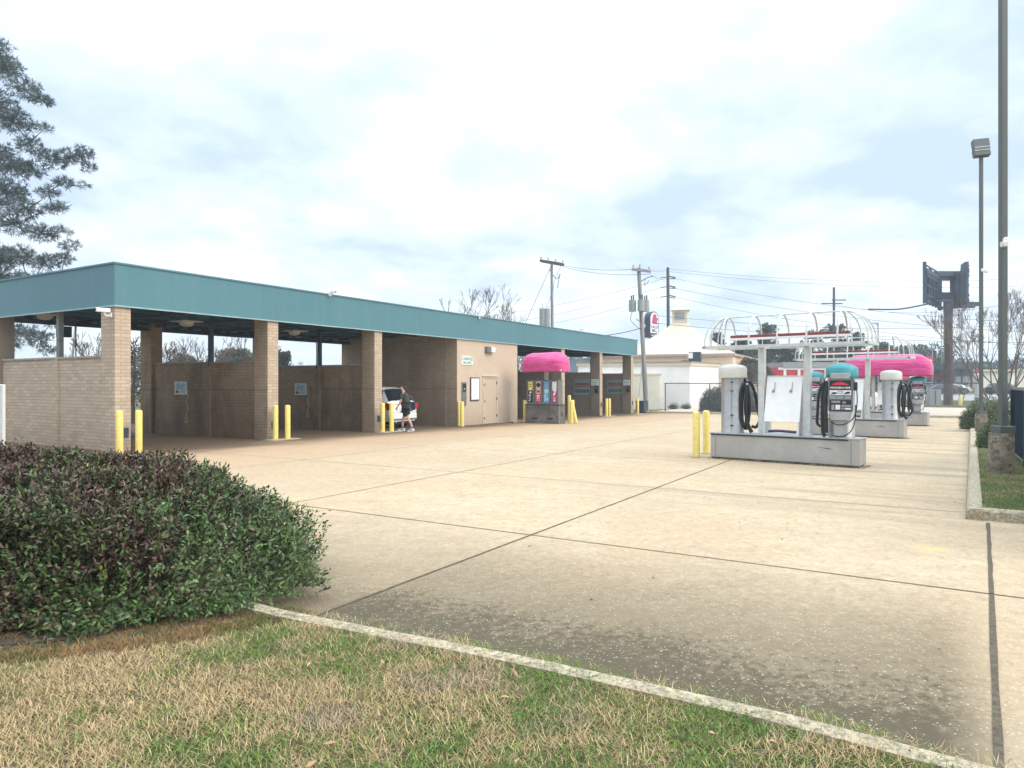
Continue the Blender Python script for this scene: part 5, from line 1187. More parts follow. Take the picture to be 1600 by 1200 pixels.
# ================================================================== EMPTY BILLBOARD ON MONOPOLE
g0 = onground(1481.5, 67)
bb = empty('billboard_structure', g0, 0, 'empty V-shaped billboard frame on a thick rusty brown pole', 'billboard frame'); s1 = 67/F
def P_(px_, py_, dy=0): return ((px_-1481.5)*s1, dy, H-(py_-600)*s1-g0.z)
zt = P_(0, 480)[2]; MB().cyl((0, 0, -.3), (0, 0, P_(0, 505)[2]), .40, .38, n=22).build('pole', M['rust'], bb, True)
MB().cyl((0, 0, P_(0, 505)[2]), (0, 0, zt+.5), .37, .42, n=22).build('pole_top', M['bluegrey'], bb, True)
ZT, ZB = 13.05-g0.z, 9.33-g0.z
for sgn, A_, B_ in ((-1, Vector((-3.72, -2.5, 0)), Vector((.70, 2.5, 0))), (1, Vector((.18, -2.5, 0)), Vector((2.15, 2.5, 0)))):
    d_ = (B_-A_); Lw = d_.length; Mx = Matrix.Translation(A_) @ Matrix.Rotation(math.atan2(d_.y, d_.x), 4, 'Z')
    for k, t in enumerate((0, .2, .36, .55, .76, .97)):
        tp = ZT-(0, .55, .25, .75, .35, .9)[k]
        MB().box((t*Lw-.11, -.12, ZB-.1), (t*Lw+.11, .12, tp), M=Mx).build('upright', M['bluegrey'], bb)
    m_ = MB()
    for f_, th_ in ((.02, .16), (.17, .12), (.42, .10), (.66, .12), (.78, .22), (.90, .07)): z_ = ZB+(ZT-ZB)*f_; m_.box((0, -.19, z_-th_), (Lw, -.125, z_+th_), M=Mx)
    m_.build('stringer', M['bluegrey'], bb)
    m_ = MB()
    if sgn < 0:
        m_.box((-.05, .13, ZB-.1), (.80, .17, ZT), M=Mx); m_.box((1.0, .13, ZB+.9), (1.4, .17, ZT-.9), M=Mx); m_.build('sheet_panel', M['bluelight'], bb)
    else:
        m_.box((-.05, .13, ZB-.1), (1.7, .17, ZT), M=Mx); m_.box((2.3, .13, ZB+.1), (3.1, .17, ZT-.8), M=Mx); m_.build('sheet_panel', M['bluegrey'], bb)
m_ = MB(); Yc_ = 1.6; sc_ = (67+Yc_)/F
def Q_(px_, py_): return ((px_-800)*sc_-g0.x, H-(py_-600)*sc_-g0.z)
def bx_(p0, p1, y0_, y1_): (xa, za), (xb, zb2) = Q_(*p0), Q_(*p1); m_.box((min(xa, xb), y0_, min(za, zb2)), (max(xa, xb), y1_, max(za, zb2)))
bx_((1459, 424), (1502, 432), 1.4, 1.8); bx_((1463, 432), (1494, 438.5), 1.5, 1.7); bx_((1462, 457), (1500, 468), 1.39, 1.81)
bx_((1465, 432), (1470.5, 458), 1.45, 1.75); bx_((1485.5, 432), (1488.5, 458), 1.45, 1.75); bx_((1464, 466), (1470, 480), 1.45, 1.75); bx_((1492, 466), (1495, 480), 1.45, 1.75)
m_.build('centre_beam', M['bluegrey'], bb)
m_ = MB(); m_.box(((1470-1481.5)*s1, -.25, P_(0, 481.5)[2]), ((1521-1481.5)*s1, .0, P_(0, 479)[2])); m_.box(((1494-1481.5)*s1, .1, P_(0, 478)[2]), ((1531-1481.5)*s1, .5, P_(0, 474.5)[2])); m_.box(((1500-1481.5)*s1, .6, P_(0, 474)[2]), ((1536-1481.5)*s1, .9, P_(0, 470.5)[2])); m_.build('catwalk', M['bluegrey'], bb)
m_ = MB(); m_.box(((1446-1481.5)*s1, -1.8, P_(0, 474)[2]), ((1472-1481.5)*s1, -1.2, P_(0, 472)[2])); m_.build('catwalk', M['bluegrey'], bb)
MB().lathe([(.02, -.22), (.2, -.15), (.24, 0), (.2, .15), (.02, .2)], c=P_(1463, 483, -.6), n=14).build('flood_lamp', M['bluegrey'], bb, True)
xl = (1472-1481.5)*s1; zl0 = P_(0, 565)[2]; zl1 = P_(0, 491)[2]; m_ = MB().tube([(xl-.12, -.1, zl0), (xl-.12, -.1, zl1)], .03, smooth=0).tube([(xl+.12, -.1, zl0), (xl+.12, -.1, zl1)], .03, smooth=0)
for k in range(14): z_ = zl0+(zl1-zl0)*k/13; m_.box((xl-.12, -.12, z_-.02), (xl+.12, -.08, z_+.02))
m_.build('ladder', M['plastic_grey'], bb)

# ================================================================== FAST FOOD BUILDING
ff = empty('restaurant_building', (0, 0, 0), 0, 'cream restaurant with a curved pyramid roof, cupola and low white annex', 'building')
def Wz(py, Y): return H-(py-600)/F*Y
def X_(px, Y): return (px-800)/F*Y
# low annex: corner at px 1078, left face to px 985, right face receding to px 1123
Yc = 58.5; cX = X_(1078, Yc); gzf = gz(58)
def quadwall(mb, p, q, z0_, z1_, th=.25, inward=1):
    d = (q-p).normalized(); n_ = Vector((-d.y, d.x, 0))*inward; k = len(mb.v)
    P = [p, q, q+n_*th, p+n_*th]; mb.v += [(a.x, a.y, z0_) for a in P]+[(a.x, a.y, z1_) for a in P]
    for f in ((3,2,1,0), (4,5,6,7), (0,1,5,4), (1,2,6,5), (2,3,7,6), (3,0,4,7)): mb.face([k+i for i in f])
cn = Vector((cX, Yc, 0)); dl = Vector((-.965, .26, 0)); dr_ = Vector((.62, .785, 0))
le = cn+dl*9.5; Lr = 0
# find end on right at px 1123
for k in range(1, 200):
    q = cn+dr_*k*.05
    if 800+F*q.x/q.y > 1123: Lr = k*.05; break
re_ = cn+dr_*Lr; bk = le+dr_*Lr; zan = Wz(571, Yc)
def solid(name, foot, z0_, z1_, mat, parent):
    m_ = MB(); n_ = len(foot); m_.v = [(p.x, p.y, z0_) for p in foot]+[(p.x, p.y, z1_) for p in foot]
    m_.face(list(range(n_))); m_.face([n_+i for i in range(n_)][::-1])
    for i in range(n_): j_ = (i+1) % n_; m_.face([i, j_, n_+j_, n_+i])
    return m_.build(name, mat, parent)
def grown(foot, e_):
    c = sum(foot, Vector((0, 0, 0)))/len(foot); return [p+(p-c).normalized()*e_ for p in foot]
foot = [cn, re_, bk, le]
solid('annex_wall', foot, gzf-.3, zan, M['whitewall'], ff)
solid('annex_parapet', grown(foot, .15), zan, zan+.28, M['creamtrim'], ff)
solid('annex_coping', grown(foot, .24), zan+.28, zan+.34, simple('dark_coping', (.30, .27, .2), .7), ff)
# lean-to strip and vertical cream gutter on the left part
p1 = cn+dl*2.9; foot2 = [p1+Vector((0, -.02, 0)), p1-dr_*-.01+Vector((.25, -.97, 0))*.9, le+Vector((.25, -.97, 0))*.9, le]
solid('store_wall', foot2, gzf-.3, Wz(588, 59), M['creamwall'], ff); solid('store_coping', grown(foot2, .12), Wz(588, 59), Wz(584, 59), M['creamtrim'], ff)
q = p1+dl*2.4+Vector((.25, -.97, 0))*.93; MB().box((q.x-.09, q.y-.12, gzf), (q.x+.09, q.y-.0, Wz(585, 59))).build('downpipe', M['creamtrim'], ff)
# main block in peach
mY = 64; mcl = Vector((X_(930, 69), 69, 0)); mc = Vector((X_(1145, mY), mY, 0)); mr = Vector((X_(1158, 68.2), 68.2, 0)); mb_ = mcl+(mr-mc)*3.3; mr2 = mc+(mr-mc)*3.3
foot = [mcl, mc, mr2, mb_]; zm = Wz(556, 64)
solid('main_wall', foot, gzf-.3, zm, M['peach'], ff)
solid('main_cornice', grown(foot, .30), zm, zm+.24, simple('brown_cornice', (.42, .32, .24), .7), ff)
q = mc+(mr2-mc)*.32; MB().box((q.x-.02, q.y-1.0, Wz(578, 66)), (q.x+.14, q.y+1.0, Wz(562, 66))).build('side_window', M['glass'], ff)
# curved pyramid roof (px: base 950-1163 at y 553, neck 1060-1083 at y 499)
Yr = 70; cxr = X_(1071.5, Yr); m_ = MB(); prof = []
for k in range(13):
    t = k/12; w_ = 6.6*(1-t)**1.28*.88+.76+.30*(1-t); z_ = zm+.25+(Wz(499, Yr)-zm-.25)*t
    prof.append((w_, z_))
rot_ = R(20); 
for w_, z_ in prof:
    for sx, sy in ((-1, -1), (1, -1), (1, 1), (-1, 1)): a = Vector((sx*w_, sy*w_*.95, 0)); a.rotate(Matrix.Rotation(-rot_*.9, 3, 'Z')); m_.v.append((cxr+a.x*.82, Yr+2.2+a.y*.8, z_))
for j_ in range(12):
    for i in range(4): k = (i+1) % 4; m_.face([j_*4+i, j_*4+k, j_*4+4+k, j_*4+4+i])
rfo = m_.build('pyramid_roof', M['creamroof'], ff)
zc0 = Wz(500, Yr); zc1 = Wz(482, Yr); Mx = Matrix.Translation((cxr, Yr+2.2, 0)) @ Matrix.Rotation(-rot_, 4, 'Z')
cu = MB().box((-.74, -.74, zc0-.5), (.74, .74, zc1), M=Mx).build('cupola', M['creamtrim'], rfo)
MB().box((-.48, -.78, zc0+.2), (.50, -.741, zc1-.25), M=Mx).build('louvre', M['plastic_grey'], rfo)
m_ = MB(); b4 = [Mx @ Vector(q) for q in ((-.95, -.95, zc1), (.95, -.95, zc1), (.95, .95, zc1), (-.95, .95, zc1))]; m_.v = [tuple(p) for p in b4]+[tuple(Mx @ Vector((0, 0, Wz(471, Yr))))]
m_.face([3, 2, 1, 0]); [m_.face([i, (i+1) % 4, 4]) for i in range(4)]; m_.build('cupola_roof', M['creamroof'], rfo)
q = at(1086, 567.5, 61.5); ac = empty('air_conditioner', (q.x, q.y, zan+.34), R(-20), 'dark box air conditioner on the flat annex roof', 'air conditioner')
MB().box((-.52, -.45, 0), (.52, .45, .92)).build('housing', M['steeldark'], ac, bevel=.02); MB().box((-.53, -.5, .35), (-.15, -.45, .85)).build('side_panel', M['whitewall'], ac); MB().tube([(-.5, -.2, .12), (-1.0, -.2, .16), (-1.2, -.2, .08)], .04).build('pipe', M['steeldark'], ac)
# pylon sign
Yp = 78; ps = at(1009, 530, Yp); pg = gz(Yp)
sg = empty('restaurant_sign', (X_(1018, Yp), Yp, pg), R(42), 'tall dark purple pylon sign with a magenta bell, reading TACO BELL', 'sign'); zb_ = Wz(528, Yp)-pg; zt_ = Wz(487, Yp)-pg; hw = .82
MB().box((-.25, -.15, -.2), (.25, .15, zb_)).build('pylon', M['bluegrey'], sg)
outl = [(-hw, zb_), (hw, zb_)]+[(hw*math.cos(a), zt_-hw+hw*math.sin(a)) for a in [math.pi*k/14 for k in range(15)]]
MB().prism(outl, -.38, .38).build('sign_box', M['purple'], sg)
wz0 = zb_+.52; outl = [(-hw*.86, wz0), (hw*.86, wz0)]+[(hw*.86*math.cos(a), zt_-hw+hw*.86*math.sin(a)) for a in [math.pi*k/14 for k in range(15)]]
MB().prism(outl, -.40, -.381).build('sign_face', M['wprint'], sg)
bc = zt_-.95; MB().prism([(-.45, bc-.35), (-.1, bc-.5), (.3, bc-.38), (.62, bc+.10), (.60, bc+.22), (.42, bc+.25), (.30, bc+.55), (0, bc+.72), (-.28, bc+.5), (-.38, bc+.1)], -.42, -.401).build('bell_emblem', M['magenta'], sg)
MB().prism([(.1, bc-.4), (.5, bc-.25), (.55, bc-.5)], -.42, -.401).build('bell_clapper', M['purple'], sg)
textmesh('lettering', 'TACO', .42, M['purple'], sg, (0, -.41, wz0+.66), bold=.014, sx=1.1); textmesh('lettering', 'BELL', .42, M['purple'], sg, (0, -.41, wz0+.26), bold=.014, sx=1.1)
textmesh('lettering', 'Drive Thru', .24, M['wprint'], sg, (0, -.40, zb_+.27), bold=.006)

# ================================================================== OTHER FAR BUILDINGS
Yb = 90
def blk(mb, px0, px1, py0, py1, Y, dy, ex=0): mb.box((X_(px0, Y), Y-ex, Wz(py1, Y)), (X_(px1, Y), Y+dy, Wz(py0, Y))); return mb
rb = empty('red_store', (0, 0, 0), 0, 'red and white shop front under a flat grey roof', 'building')
blk(MB(), 1214, 1345, 574, 612, Yb, 9).build('wall', M['red'], rb); blk(MB(), 1222, 1350, 566, 574, Yb, 10, .3).build('roof', simple('grey_roof_metal', (.28, .28, .27), .7), rb)
m_ = MB(); blk(m_, 1216, 1346, 574.2, 578, Yb, .1, .12)
for p_ in (1224, 1246, 1266, 1288): blk(m_, p_, p_+4, 578, 604, Yb, .1, .11)
m_.build('window_frame', M['white'], rb)
dl_ = empty('car_showroom', (0, 0, 0), 0, 'dark showroom with a long red fascia across the road', 'building'); Yd = 125
blk(MB(), 1405, 1470, 594, 612, Yd, 10).build('wall', M['glass'], dl_); blk(MB(), 1400, 1474, 586, 593, Yd, 11, .8).build('fascia', M['rprint'], dl_); blk(MB(), 1417, 1427, 587.2, 590.5, Yd, .1, .9).build('sign_panel', M['white'], dl_)
for p_ in (1408, 1448, 1468): blk(MB(), p_, p_+1.3, 593.2, 612, Yd, .2, .6).build('post', M['steel'], dl_)
rs_ = empty('red_sign', (0, 0, 0), 0, 'red roadside sign box beside the end of the pink awning', 'sign'); blk(MB(), 1438, 1457, 557, 576, 96, .5).build('sign_box', M['red'], rs_); blk(MB(), 1452, 1455.5, 562, 566, 96, .1, .05).build('emblem', M['white'], rs_); blk(MB(), 1452, 1455.5, 569, 572, 96, .1, .05).build('emblem', M['white'], rs_); blk(MB(), 1446, 1448, 576, 612, 96, .3).build('post', M['steel'], rs_)
cr_ = empty('drive_in_canopy', (0, 0, 0), 0, 'dark flat roofed shelter behind the brown sign pole', 'building'); blk(MB(), 1488, 1524, 571, 577, 118, 8).build('roof', M['steeldark'], cr_); blk(MB(), 1490, 1520, 577, 588, 119, 6).build('wall', M['bluegrey'], cr_)
for p_ in (1490, 1503, 1518): blk(MB(), p_, p_+1.5, 577, 610, 118.5, .3).build('post', M['steeldark'], cr_)
bg_ = empty('beige_store', (0, 0, 0), 0, 'low beige shop with orange and green stripe ends at the far right', 'building'); blk(MB(), 1524, 1640, 580, 606, 122, 10).build('wall', M['creamwall'], bg_)
blk(MB(), 1522, 1640, 577.5, 580, 122, 10, .4).build('parapet', M['creamtrim'], bg_); blk(MB(), 1523, 1527, 578, 583, 122, .1, .5).build('stripe', M['rprint'], bg_); blk(MB(), 1576, 1580, 578, 583, 122, .1, .5).build('stripe', M['rprint'], bg_); blk(MB(), 1577, 1581, 583, 606, 122, .1, .4).build('pillar', M['white'], bg_)
# street lamps far away
for (px_, y0_, Y_, lb) in ((1372, 505, 105, 'thin grey curved street lamp behind the pink awning'), (1457, 545, 120, 'small double-arm street lamp left of the brown pole')):
    b = onground(px_+.0, Y_); r = empty('street_lamp', b, 0, lb, 'street lamp', 'distant street lamps'); hh = Wz(y0_, Y_)-b.z
    MB().tube([(0, 0, 0), (0, 0, hh-.8), (-.15, 0, hh-.2), (-.5, 0, hh)], .09, n=6).build('pole', M['plastic_grey'], r, True); MB().box((-.9, -.12, hh-.05), (-.4, .12, hh+.08)).build('lamp_head', M['plastic_grey'], r)
# utility cabinet on the verge
q = onground(1459, 66); r = empty('utility_cabinet', q, R(-10), 'grey metal utility cabinet on the grass verge', 'cabinet')
MB().box((-.5, -.4, 0), (.5, .4, 1.55)).build('cabinet_body', M['plastic_grey'], r, bevel=.02); MB().box((-.03, -.43, .15), (.03, -.401, 1.5)).build('door_seam', M['steeldark'], r)
q = onground(1527, 70); r = empty('utility_pole', q, 0, 'thick pale grey pole behind the slim lamp pole', 'utility pole', 'wooden utility poles'); MB().cyl((0, 0, 0), (0, 0, 2.9), .24, .22).build('pole', M['galv'], r, True); MB().cyl((0, 0, 2.9), (0, 0, 3.0), .25, .12).build('cap', M['galv'], r, True)
q = onground(1003, 49.6, 0); r = empty('waste_container', q, BR, 'dark low container by the far corner of the building', 'container'); MB().box((-.45, -.3, 0), (.45, .3, .82)).build('bin_body', M['steeldark'], r, bevel=.02); MB().box((-.48, -.33, .82), (.48, .33, .86)).build('lid', M['black'], r)

# ================================================================== CARS
def car(name, loc, rz, paint, label, kind='suv', group=None, detail=False):
    r = empty(name, loc, rz, label, 'car', group)
    if kind == 'suv':
        st = [(0, .78, .70, .72, .72), (.06, .88, 1.02, 1.04, .80), (.16, .90, 1.08, 1.12, .78), (.52, .91, 1.09, 1.60, .66), (.95, .92, 1.09, 1.68, .67), (1.9, .92, 1.08, 1.70, .67), (2.0, .92, 1.08, 1.70, .67), (2.75, .92, 1.06, 1.66, .66), (3.55, .91, 1.02, 1.06, .76), (4.45, .86, .86, .90, .74), (4.68, .76, .62, .66, .66)]
    else:
        st = [(0, .74, .66, .68, .70), (.08, .84, .90, .92, .76), (.75, .87, .94, .98, .74), (1.35, .88, .93, 1.36, .58), (1.9, .88, .93, 1.42, .60), (2.0, .88, .93, 1.42, .60), (2.6, .88, .92, 1.39, .58), (3.3, .87, .90, .93, .72), (4.3, .82, .76, .79, .72), (4.55, .72, .55, .58, .62)]
    zb = .28; mb = MB(); n_ = 0
    for x, w_, zbelt, ztop, wt in st:
        half = [(0, zb), (w_*.88, zb), (w_*.97, zb+.16), (w_, (zb+zbelt)/2+.1), (w_*.97, zbelt), (wt+.02, ztop-.02), (wt*.8, ztop+.015), (0, ztop+.03)]
        ring = [(x, -a, b) for a, b in half]+[(x, a, b) for a, b in half[-2:0:-1]]; n_ = len(ring); mb.v += ring
    cab = [i for i, s_ in enumerate(st) if s_[3]-s_[2] > .3]
    for i in range(len(st)-1):
        for k in range(n_):
            j_ = (k+1) % n_; m_ = 0
            side = k in (4, n_-6); top = k in (5, 6, 7, 8) 
            side = k == 4 or k == 9
            if side and i in cab and i+1 in cab and st[i+1][0]-st[i][0] > .2: m_ = 1
            if i+1 == cab[0] and k in (6, 7): m_ = 1
            if i == cab[-1] and k in (6, 7): m_ = 1
            if i+1 == cab[0] and k in (5, 8): m_ = 1
            mb.face([i*n_+k, i*n_+j_, (i+1)*n_+j_, (i+1)*n_+k], m_)
    mb.face(list(range(n_))); mb.face([(len(st)-1)*n_+k for k in range(n_)])
    b = mb.build('body', [paint, M['glass']], r, True)
    Lc = st[-1][0]; ww = .9
    MB().box((-.02, -ww*.92, .34), (.10, ww*.92, .62)).build('bumper', paint, r, bevel=.04)
    MB().box((Lc-.12, -ww*.85, .30), (Lc+.03, ww*.85, .52)).build('bumper', paint, r, bevel=.04)
    for x in (.85, Lc-.95):
        for s_ in (-1, 1):
            wl = empty('wheel', (x, s_*(.78), .34), 0); wl.parent = r
            MB().cyl((0, -.11, 0), (0, .11, 0), .345, n=24).build('tyre', M['tyre'], wl, True); MB().cyl((0, s_*.111, 0), (0, s_*.125, 0), .21, n=20).build('rim', M['rim'], wl)
            MB().cyl((x, s_*.84, .36), (x, s_*.905, .36), .41, n=24).build('wheel_arch', M['black'], r)
    MB().box((.1, -ww*.8, .16), (Lc-.1, ww*.8, .40)).build('underbody', M['black'], r)
    for s_ in (-1, 1):
        MB().prism([(.02, .78), (.0, 1.0), (.20, 1.06), (.34, .98), (.12, .74)], s_*.70, s_*.915).build('taillight', M['taillight'], r, bevel=.01)
        MB().box((Lc-.28, s_*.52-.14, .62), (Lc-.02, s_*.52+.14, .74)).build('headlight', M['galv'], r, bevel=.02)
        MB().box((3.05, s_*.96-.08, 1.0), (3.2, s_*.96+.08, 1.13)).build('mirror', paint, r, bevel=.03)
    if detail:
        MB().box((-.035, -.28, .72), (.0, .28, .86)).build('number_plate', M['wprint'], r, bevel=.005)
        MB().box((.03, -.5, .985), (.055, .5, 1.0)).box((-.004, -.8, .635), (.03, .8, .645)).build('tailgate_seam', M['steeldark'], r)
        MB().box((.0, -.15, .93), (.045, .15, .965)).build('handle', M['galv'], r, bevel=.005)
        MB().tube([(.3, -.05, 1.22), (.12, .35, 1.13)], .012).build('wiper', M['black'], r)
        MB().cyl((-.05, .55, .25), (.2, .55, .25), .035).build('exhaust', M['ss'], r)
        MB().box((.0, -.82, .34), (-.035, .82, .40)).build('bumper_trim', M['steel'], r)
    return r
# parked nose-in inside the third bay: local x runs into the bay
q = B(12.55, .95, 0); car('parked_car', (q.x, q.y, gz(q.y)), BR+R(90)-R(0), M['carwhite'], 'white hatchback car parked nose-in inside the third wash bay', 'suv', None, True)
q = onground(1303, 56); car('parked_car', q, R(4), M['carwhite'], 'white car behind the second vacuum island', 'suv', 'distant parked cars')
for px_, Y_, m_, rz_, kd, lb in ((1432, 108, 'carsilver', 0, 'suv', 'small silver car by the road left of the brown sign pole'), (1463, 104, 'cardark', 8, 'suv', 'dark car beside the grey utility cabinet'), (1492, 100, 'cardark', 170, 'sedan', 'dark car just right of the brown sign pole'), (1514, 110, 'carwhite', 175, 'sedan', 'white car across the road, right of the brown sign pole'), (1545, 100, 'cardark', 0, 'suv', 'dark car behind the navy fence return'), (1508, 122, 'carsilver', 90, 'suv', 'silver car parked end-on under the flat shelter')):
    car('parked_car', onground(px_, Y_), R(rz_), M[m_], lb, kd, 'distant parked cars')
q = onground(990, 95)

# ================================================================== PERSON
def skin(name, joints, edges, mat, parent, sub=2):
    me = bpy.data.meshes.new(name); me.from_pydata([j_[0] for j_ in joints], edges, []); me.materials.append(mat)
    o = bpy.data.objects.new(name, me); col.objects.link(o); o.parent = parent
    md = o.modifiers.new('skin', 'SKIN'); md.use_smooth_shade = True
    if not me.skin_vertices:
        bm = bmesh.new(); bm.from_mesh(me); bm.verts.layers.skin.verify(); bm.to_mesh(me); bm.free()
    for i, (p, r_) in enumerate(joints):
        me.skin_vertices[0].data[i].radius = (r_, r_) if isinstance(r_, (int, float)) else r_
    me.skin_vertices[0].data[0].use_root = True
    sb = o.modifiers.new('subsurf', 'SUBSURF'); sb.levels = sub; sb.render_levels = sub
    return o
pp = onground(634.5, 26.55); PR = R(-172)     # local +x = walking direction (to the left and a little away)
pe = empty('person', pp, R(180)-R(8), 'person in dark T-shirt and black shorts walking past the parked white car', 'person')
pe.scale = (1.0,)*3
J = [((0, 0, .92), (.125, .15)), ((.02, 0, 1.08), (.11, .14)), ((.04, 0, 1.28), (.13, .175)), ((.06, 0, 1.42), (.09, .14)), ((.095, 0, 1.50), .055), ((.125, 0, 1.56), .065), ((.15, 0, 1.645), (.10, .082)), ((.155, 0, 1.70), (.08, .07)),
     ((.0, -.095, .86), .088), ((.13, -.10, .50), .058), ((.17, -.10, .30), .052), ((.16, -.10, .10), .036),
     ((-.02, .095, .86), .088), ((-.10, .10, .50), .058), ((-.22, .10, .30), .050), ((-.27, .10, .11), .036),
     ((.10, -.19, 1.40), .058), ((.03, -.235, 1.14), .043), ((.07, -.24, .90), .030), ((.075, -.24, .83), (.018, .036)),
     ((.10, .19, 1.40), .058), ((.14, .235, 1.14), .043), ((.26, .22, .95), .030), ((.30, .21, .89), (.018, .036)),
     ((.24, -.10, .035), (.045, .03)), ((-.19, .10, .045), (.045, .03))]
E = [(0,1),(1,2),(2,3),(3,4),(4,5),(5,6),(6,7),(0,8),(8,9),(9,10),(10,11),(0,12),(12,13),(13,14),(14,15),(3,16),(16,17),(17,18),(18,19),(3,20),(20,21),(21,22),(22,23),(11,24),(15,25)]
for base, sx_ in ((19, -1), (23, 1)):
    bx, by, bz = J[base][0]
    for k in range(4):
        i0 = len(J); J.append(((bx-.02+.014*k, by, bz-.035), .009)); J.append(((bx-.022+.017*k, by+.004*sx_, bz-.075-.006*(k in (1, 2))), .0075)); J.append(((bx-.018+.017*k, by-.012*sx_, bz-.10-.008*(k in (1, 2))), .006))
        E += [(base, i0), (i0, i0+1), (i0+1, i0+2)]
    i0 = len(J); J.append(((bx+.035, by, bz+.0), .010)); J.append(((bx+.05, by-.006*sx_, bz-.035), .008)); E += [(base, i0), (i0, i0+1)]
body = skin('body', J, E, M['skin'], pe)
SJ = [((-.0, 0, .93), (.185, .20)), ((.0, 0, 1.08), (.175, .19)), ((.03, 0, 1.28), (.17, .20)), ((.06, 0, 1.42), (.12, .16)), ((.09, 0, 1.475), .075), ((.10, -.195, 1.395), .078), ((.05, -.235, 1.21), .070), ((.10, .195, 1.395), .078), ((.12, .235, 1.21), .070), ((-.02, 0, .78), (.18, .20))]
skin('shirt', SJ, [(0,1),(1,2),(2,3),(3,4),(3,5),(5,6),(3,7),(7,8),(0,9)], M['shirt'], pe)
HJ = [((-.01, 0, .90), (.15, .18)), ((.01, -.095, .78), .13), ((.07, -.10, .54), .115), ((-.02, .095, .78), .13), ((-.06, .10, .54), .115)]
skin('shorts', HJ, [(0,1),(1,2),(0,3),(3,4)], M['shorts'], pe)
skin('hair', [((.125, 0, 1.665), (.115, .10)), ((.135, 0, 1.72), (.095, .085)), ((.08, 0, 1.60), (.07, .08)), ((.02, 0, 1.66), .055), ((-.01, 0, 1.57), .035)], [(0,1),(0,2),(0,3),(3,4)], M['hair'], pe)
for (fx, fy_, fz, an) in ((.16, -.10, .0, 0), (-.27, .10, .0, 18)):
    sh = MB(); Mx = Matrix.Translation((fx, fy_, fz)) @ Matrix.Rotation(R(an*.6), 4, 'Y')
    sh.box((-.09, -.045, 0), (.20, .045, .028), m=0, M=Mx); sh.prism([(-.085, .028), (.195, .028), (.19, .055), (.10, .085), (.03, .115), (-.08, .115)], -.042, .042, m=1, M=Mx)
    so_ = sh.build('shoe', [M['wprint'], M['wprint']], pe, bevel=.012)
    MB().box((.0, -.046, .05), (.07, .046, .09), M=Mx).build('shoe_strap', M['ink'], so_, bevel=.005); MB().cyl((fx-.01, fy_, .09), (fx-.012, fy_, .16), .042).build('sock', M['ink'], so_)
# face details
fc = MB(); 
for s_ in (-1, 1): fc.lathe([(.001, -.009), (.009, -.004), (.009, .004), (.001, .009)], c=(.24, s_*.03, 1.655), n=8)
fc.build('eyes', M['ink'], pe, True)
bgn = empty('tote_bag', pp, R(172), 'dark purple tote bag at the hip of the walking person', 'bag')
mbb = MB().box((-.30, -.30, .80), (-.02, -.215, 1.12)); mbb.build('bag_body', M['bag'], bgn, bevel=.03); MB().tube([(-.25, -.26, 1.1), (-.1, -.23, 1.35), (.08, -.16, 1.475), (.04, .0, 1.46)], .012).build('strap', M['bag'], bgn, True)

# ================================================================== TREES
pb_ = Vector((-29.0, 36, gz(36)))
def cl(px_, py_, r_px, Y=36, dy=0): p = at(px_, py_, Y+dy); return (p.x-pb_.x, p.y-pb_.y, p.z-pb_.z, r_px/F*Y)
CL = [cl(5, 105, 32), cl(-25, 80, 45), cl(40, 140, 24), cl(65, 155, 14), cl(20, 190, 32), cl(-20, 160, 45), cl(68, 158, 13), cl(70, 200, 11), cl(45, 225, 20), cl(60, 240, 14),
      cl(20, 262, 28), cl(50, 265, 22), cl(85, 250, 20), cl(110, 245, 20), cl(130, 240, 16), cl(138, 262, 12), cl(100, 285, 16), cl(75, 300, 16), cl(132, 290, 8), cl(10, 300, 34), cl(-10, 240, 34), cl(40, 325, 24), cl(85, 325, 16), cl(98, 322, 10),
      cl(20, 350, 28), cl(65, 365, 22), cl(95, 362, 14), cl(110, 385, 14), cl(100, 405, 15), cl(70, 410, 22), cl(30, 400, 28), cl(0, 430, 30), cl(50, 440, 24), cl(90, 432, 14),
      cl(60, 470, 20), cl(25, 480, 22), cl(35, 520, 24), cl(62, 530, 20), cl(75, 548, 12), cl(10, 540, 20), cl(-20, 400, 40), cl(-30, 320, 40), cl(80, 505, 10), cl(-40, 480, 35)]
tufted('pine_tree', pb_, 19.5, 'large tall pine tree with ragged crown at the left edge', 3, [(.075, .112, .118), (.12, .16, .15)], CL, needles=9, nlen=.27, nwid=.028, trunk_r=.26, ntuft=185)
# bare trees seen through and above the building
def bt(px_, ytop, Y, lb, seed, **k): b = onground(px_, Y); return bare_tree('bare_tree', b, Wz(ytop, Y)-b.z, lb, seed, group='leafless winter trees', **k)
bt(757, 443, 78, 'leafless branching tree rising above the middle of the teal roof', 11, depth=6, spread=.62, rmin=.022, stems=3)
bt(728, 462, 84, 'smaller leafless tree left of the one above the roof', 12, depth=5, spread=.45, rmin=.022)
bt(792, 480, 88, 'low leafless tree right of the one above the roof', 13, depth=5, spread=.5, rmin=.022)
bt(133, 505, 40, 'leafless tree seen through the end wall opening', 14, depth=5, spread=.5, stems=2, rmin=.012)
bt(150, 520, 44, 'leafless sapling behind the corner pillar', 15, depth=5)
bt(262, 520, 40, 'leafless tree seen through the left side of the first bay', 17, depth=5, stems=2, spread=.5, rmin=.012)
bt(298, 526, 43, 'leafless tree seen just left of the first bay steel post', 18, depth=5, stems=1, rmin=.012)
bt(340, 518, 44, 'leafless tree seen just right of the first bay steel post', 19, depth=5, stems=1, spread=.45, rmin=.012)
bt(378, 520, 40, 'leafless tree seen beside the second pillar', 20, depth=5, stems=2, rmin=.012)
bt(462, 565, 62, 'leafless low tree seen through the second bay', 26, depth=5)
bt(1580, 452, 44, 'leafless multi-stemmed tree behind the two poles at the right', 31, depth=7, stems=5, spread=.5, mat='twig', rmin=.009, up=.14)
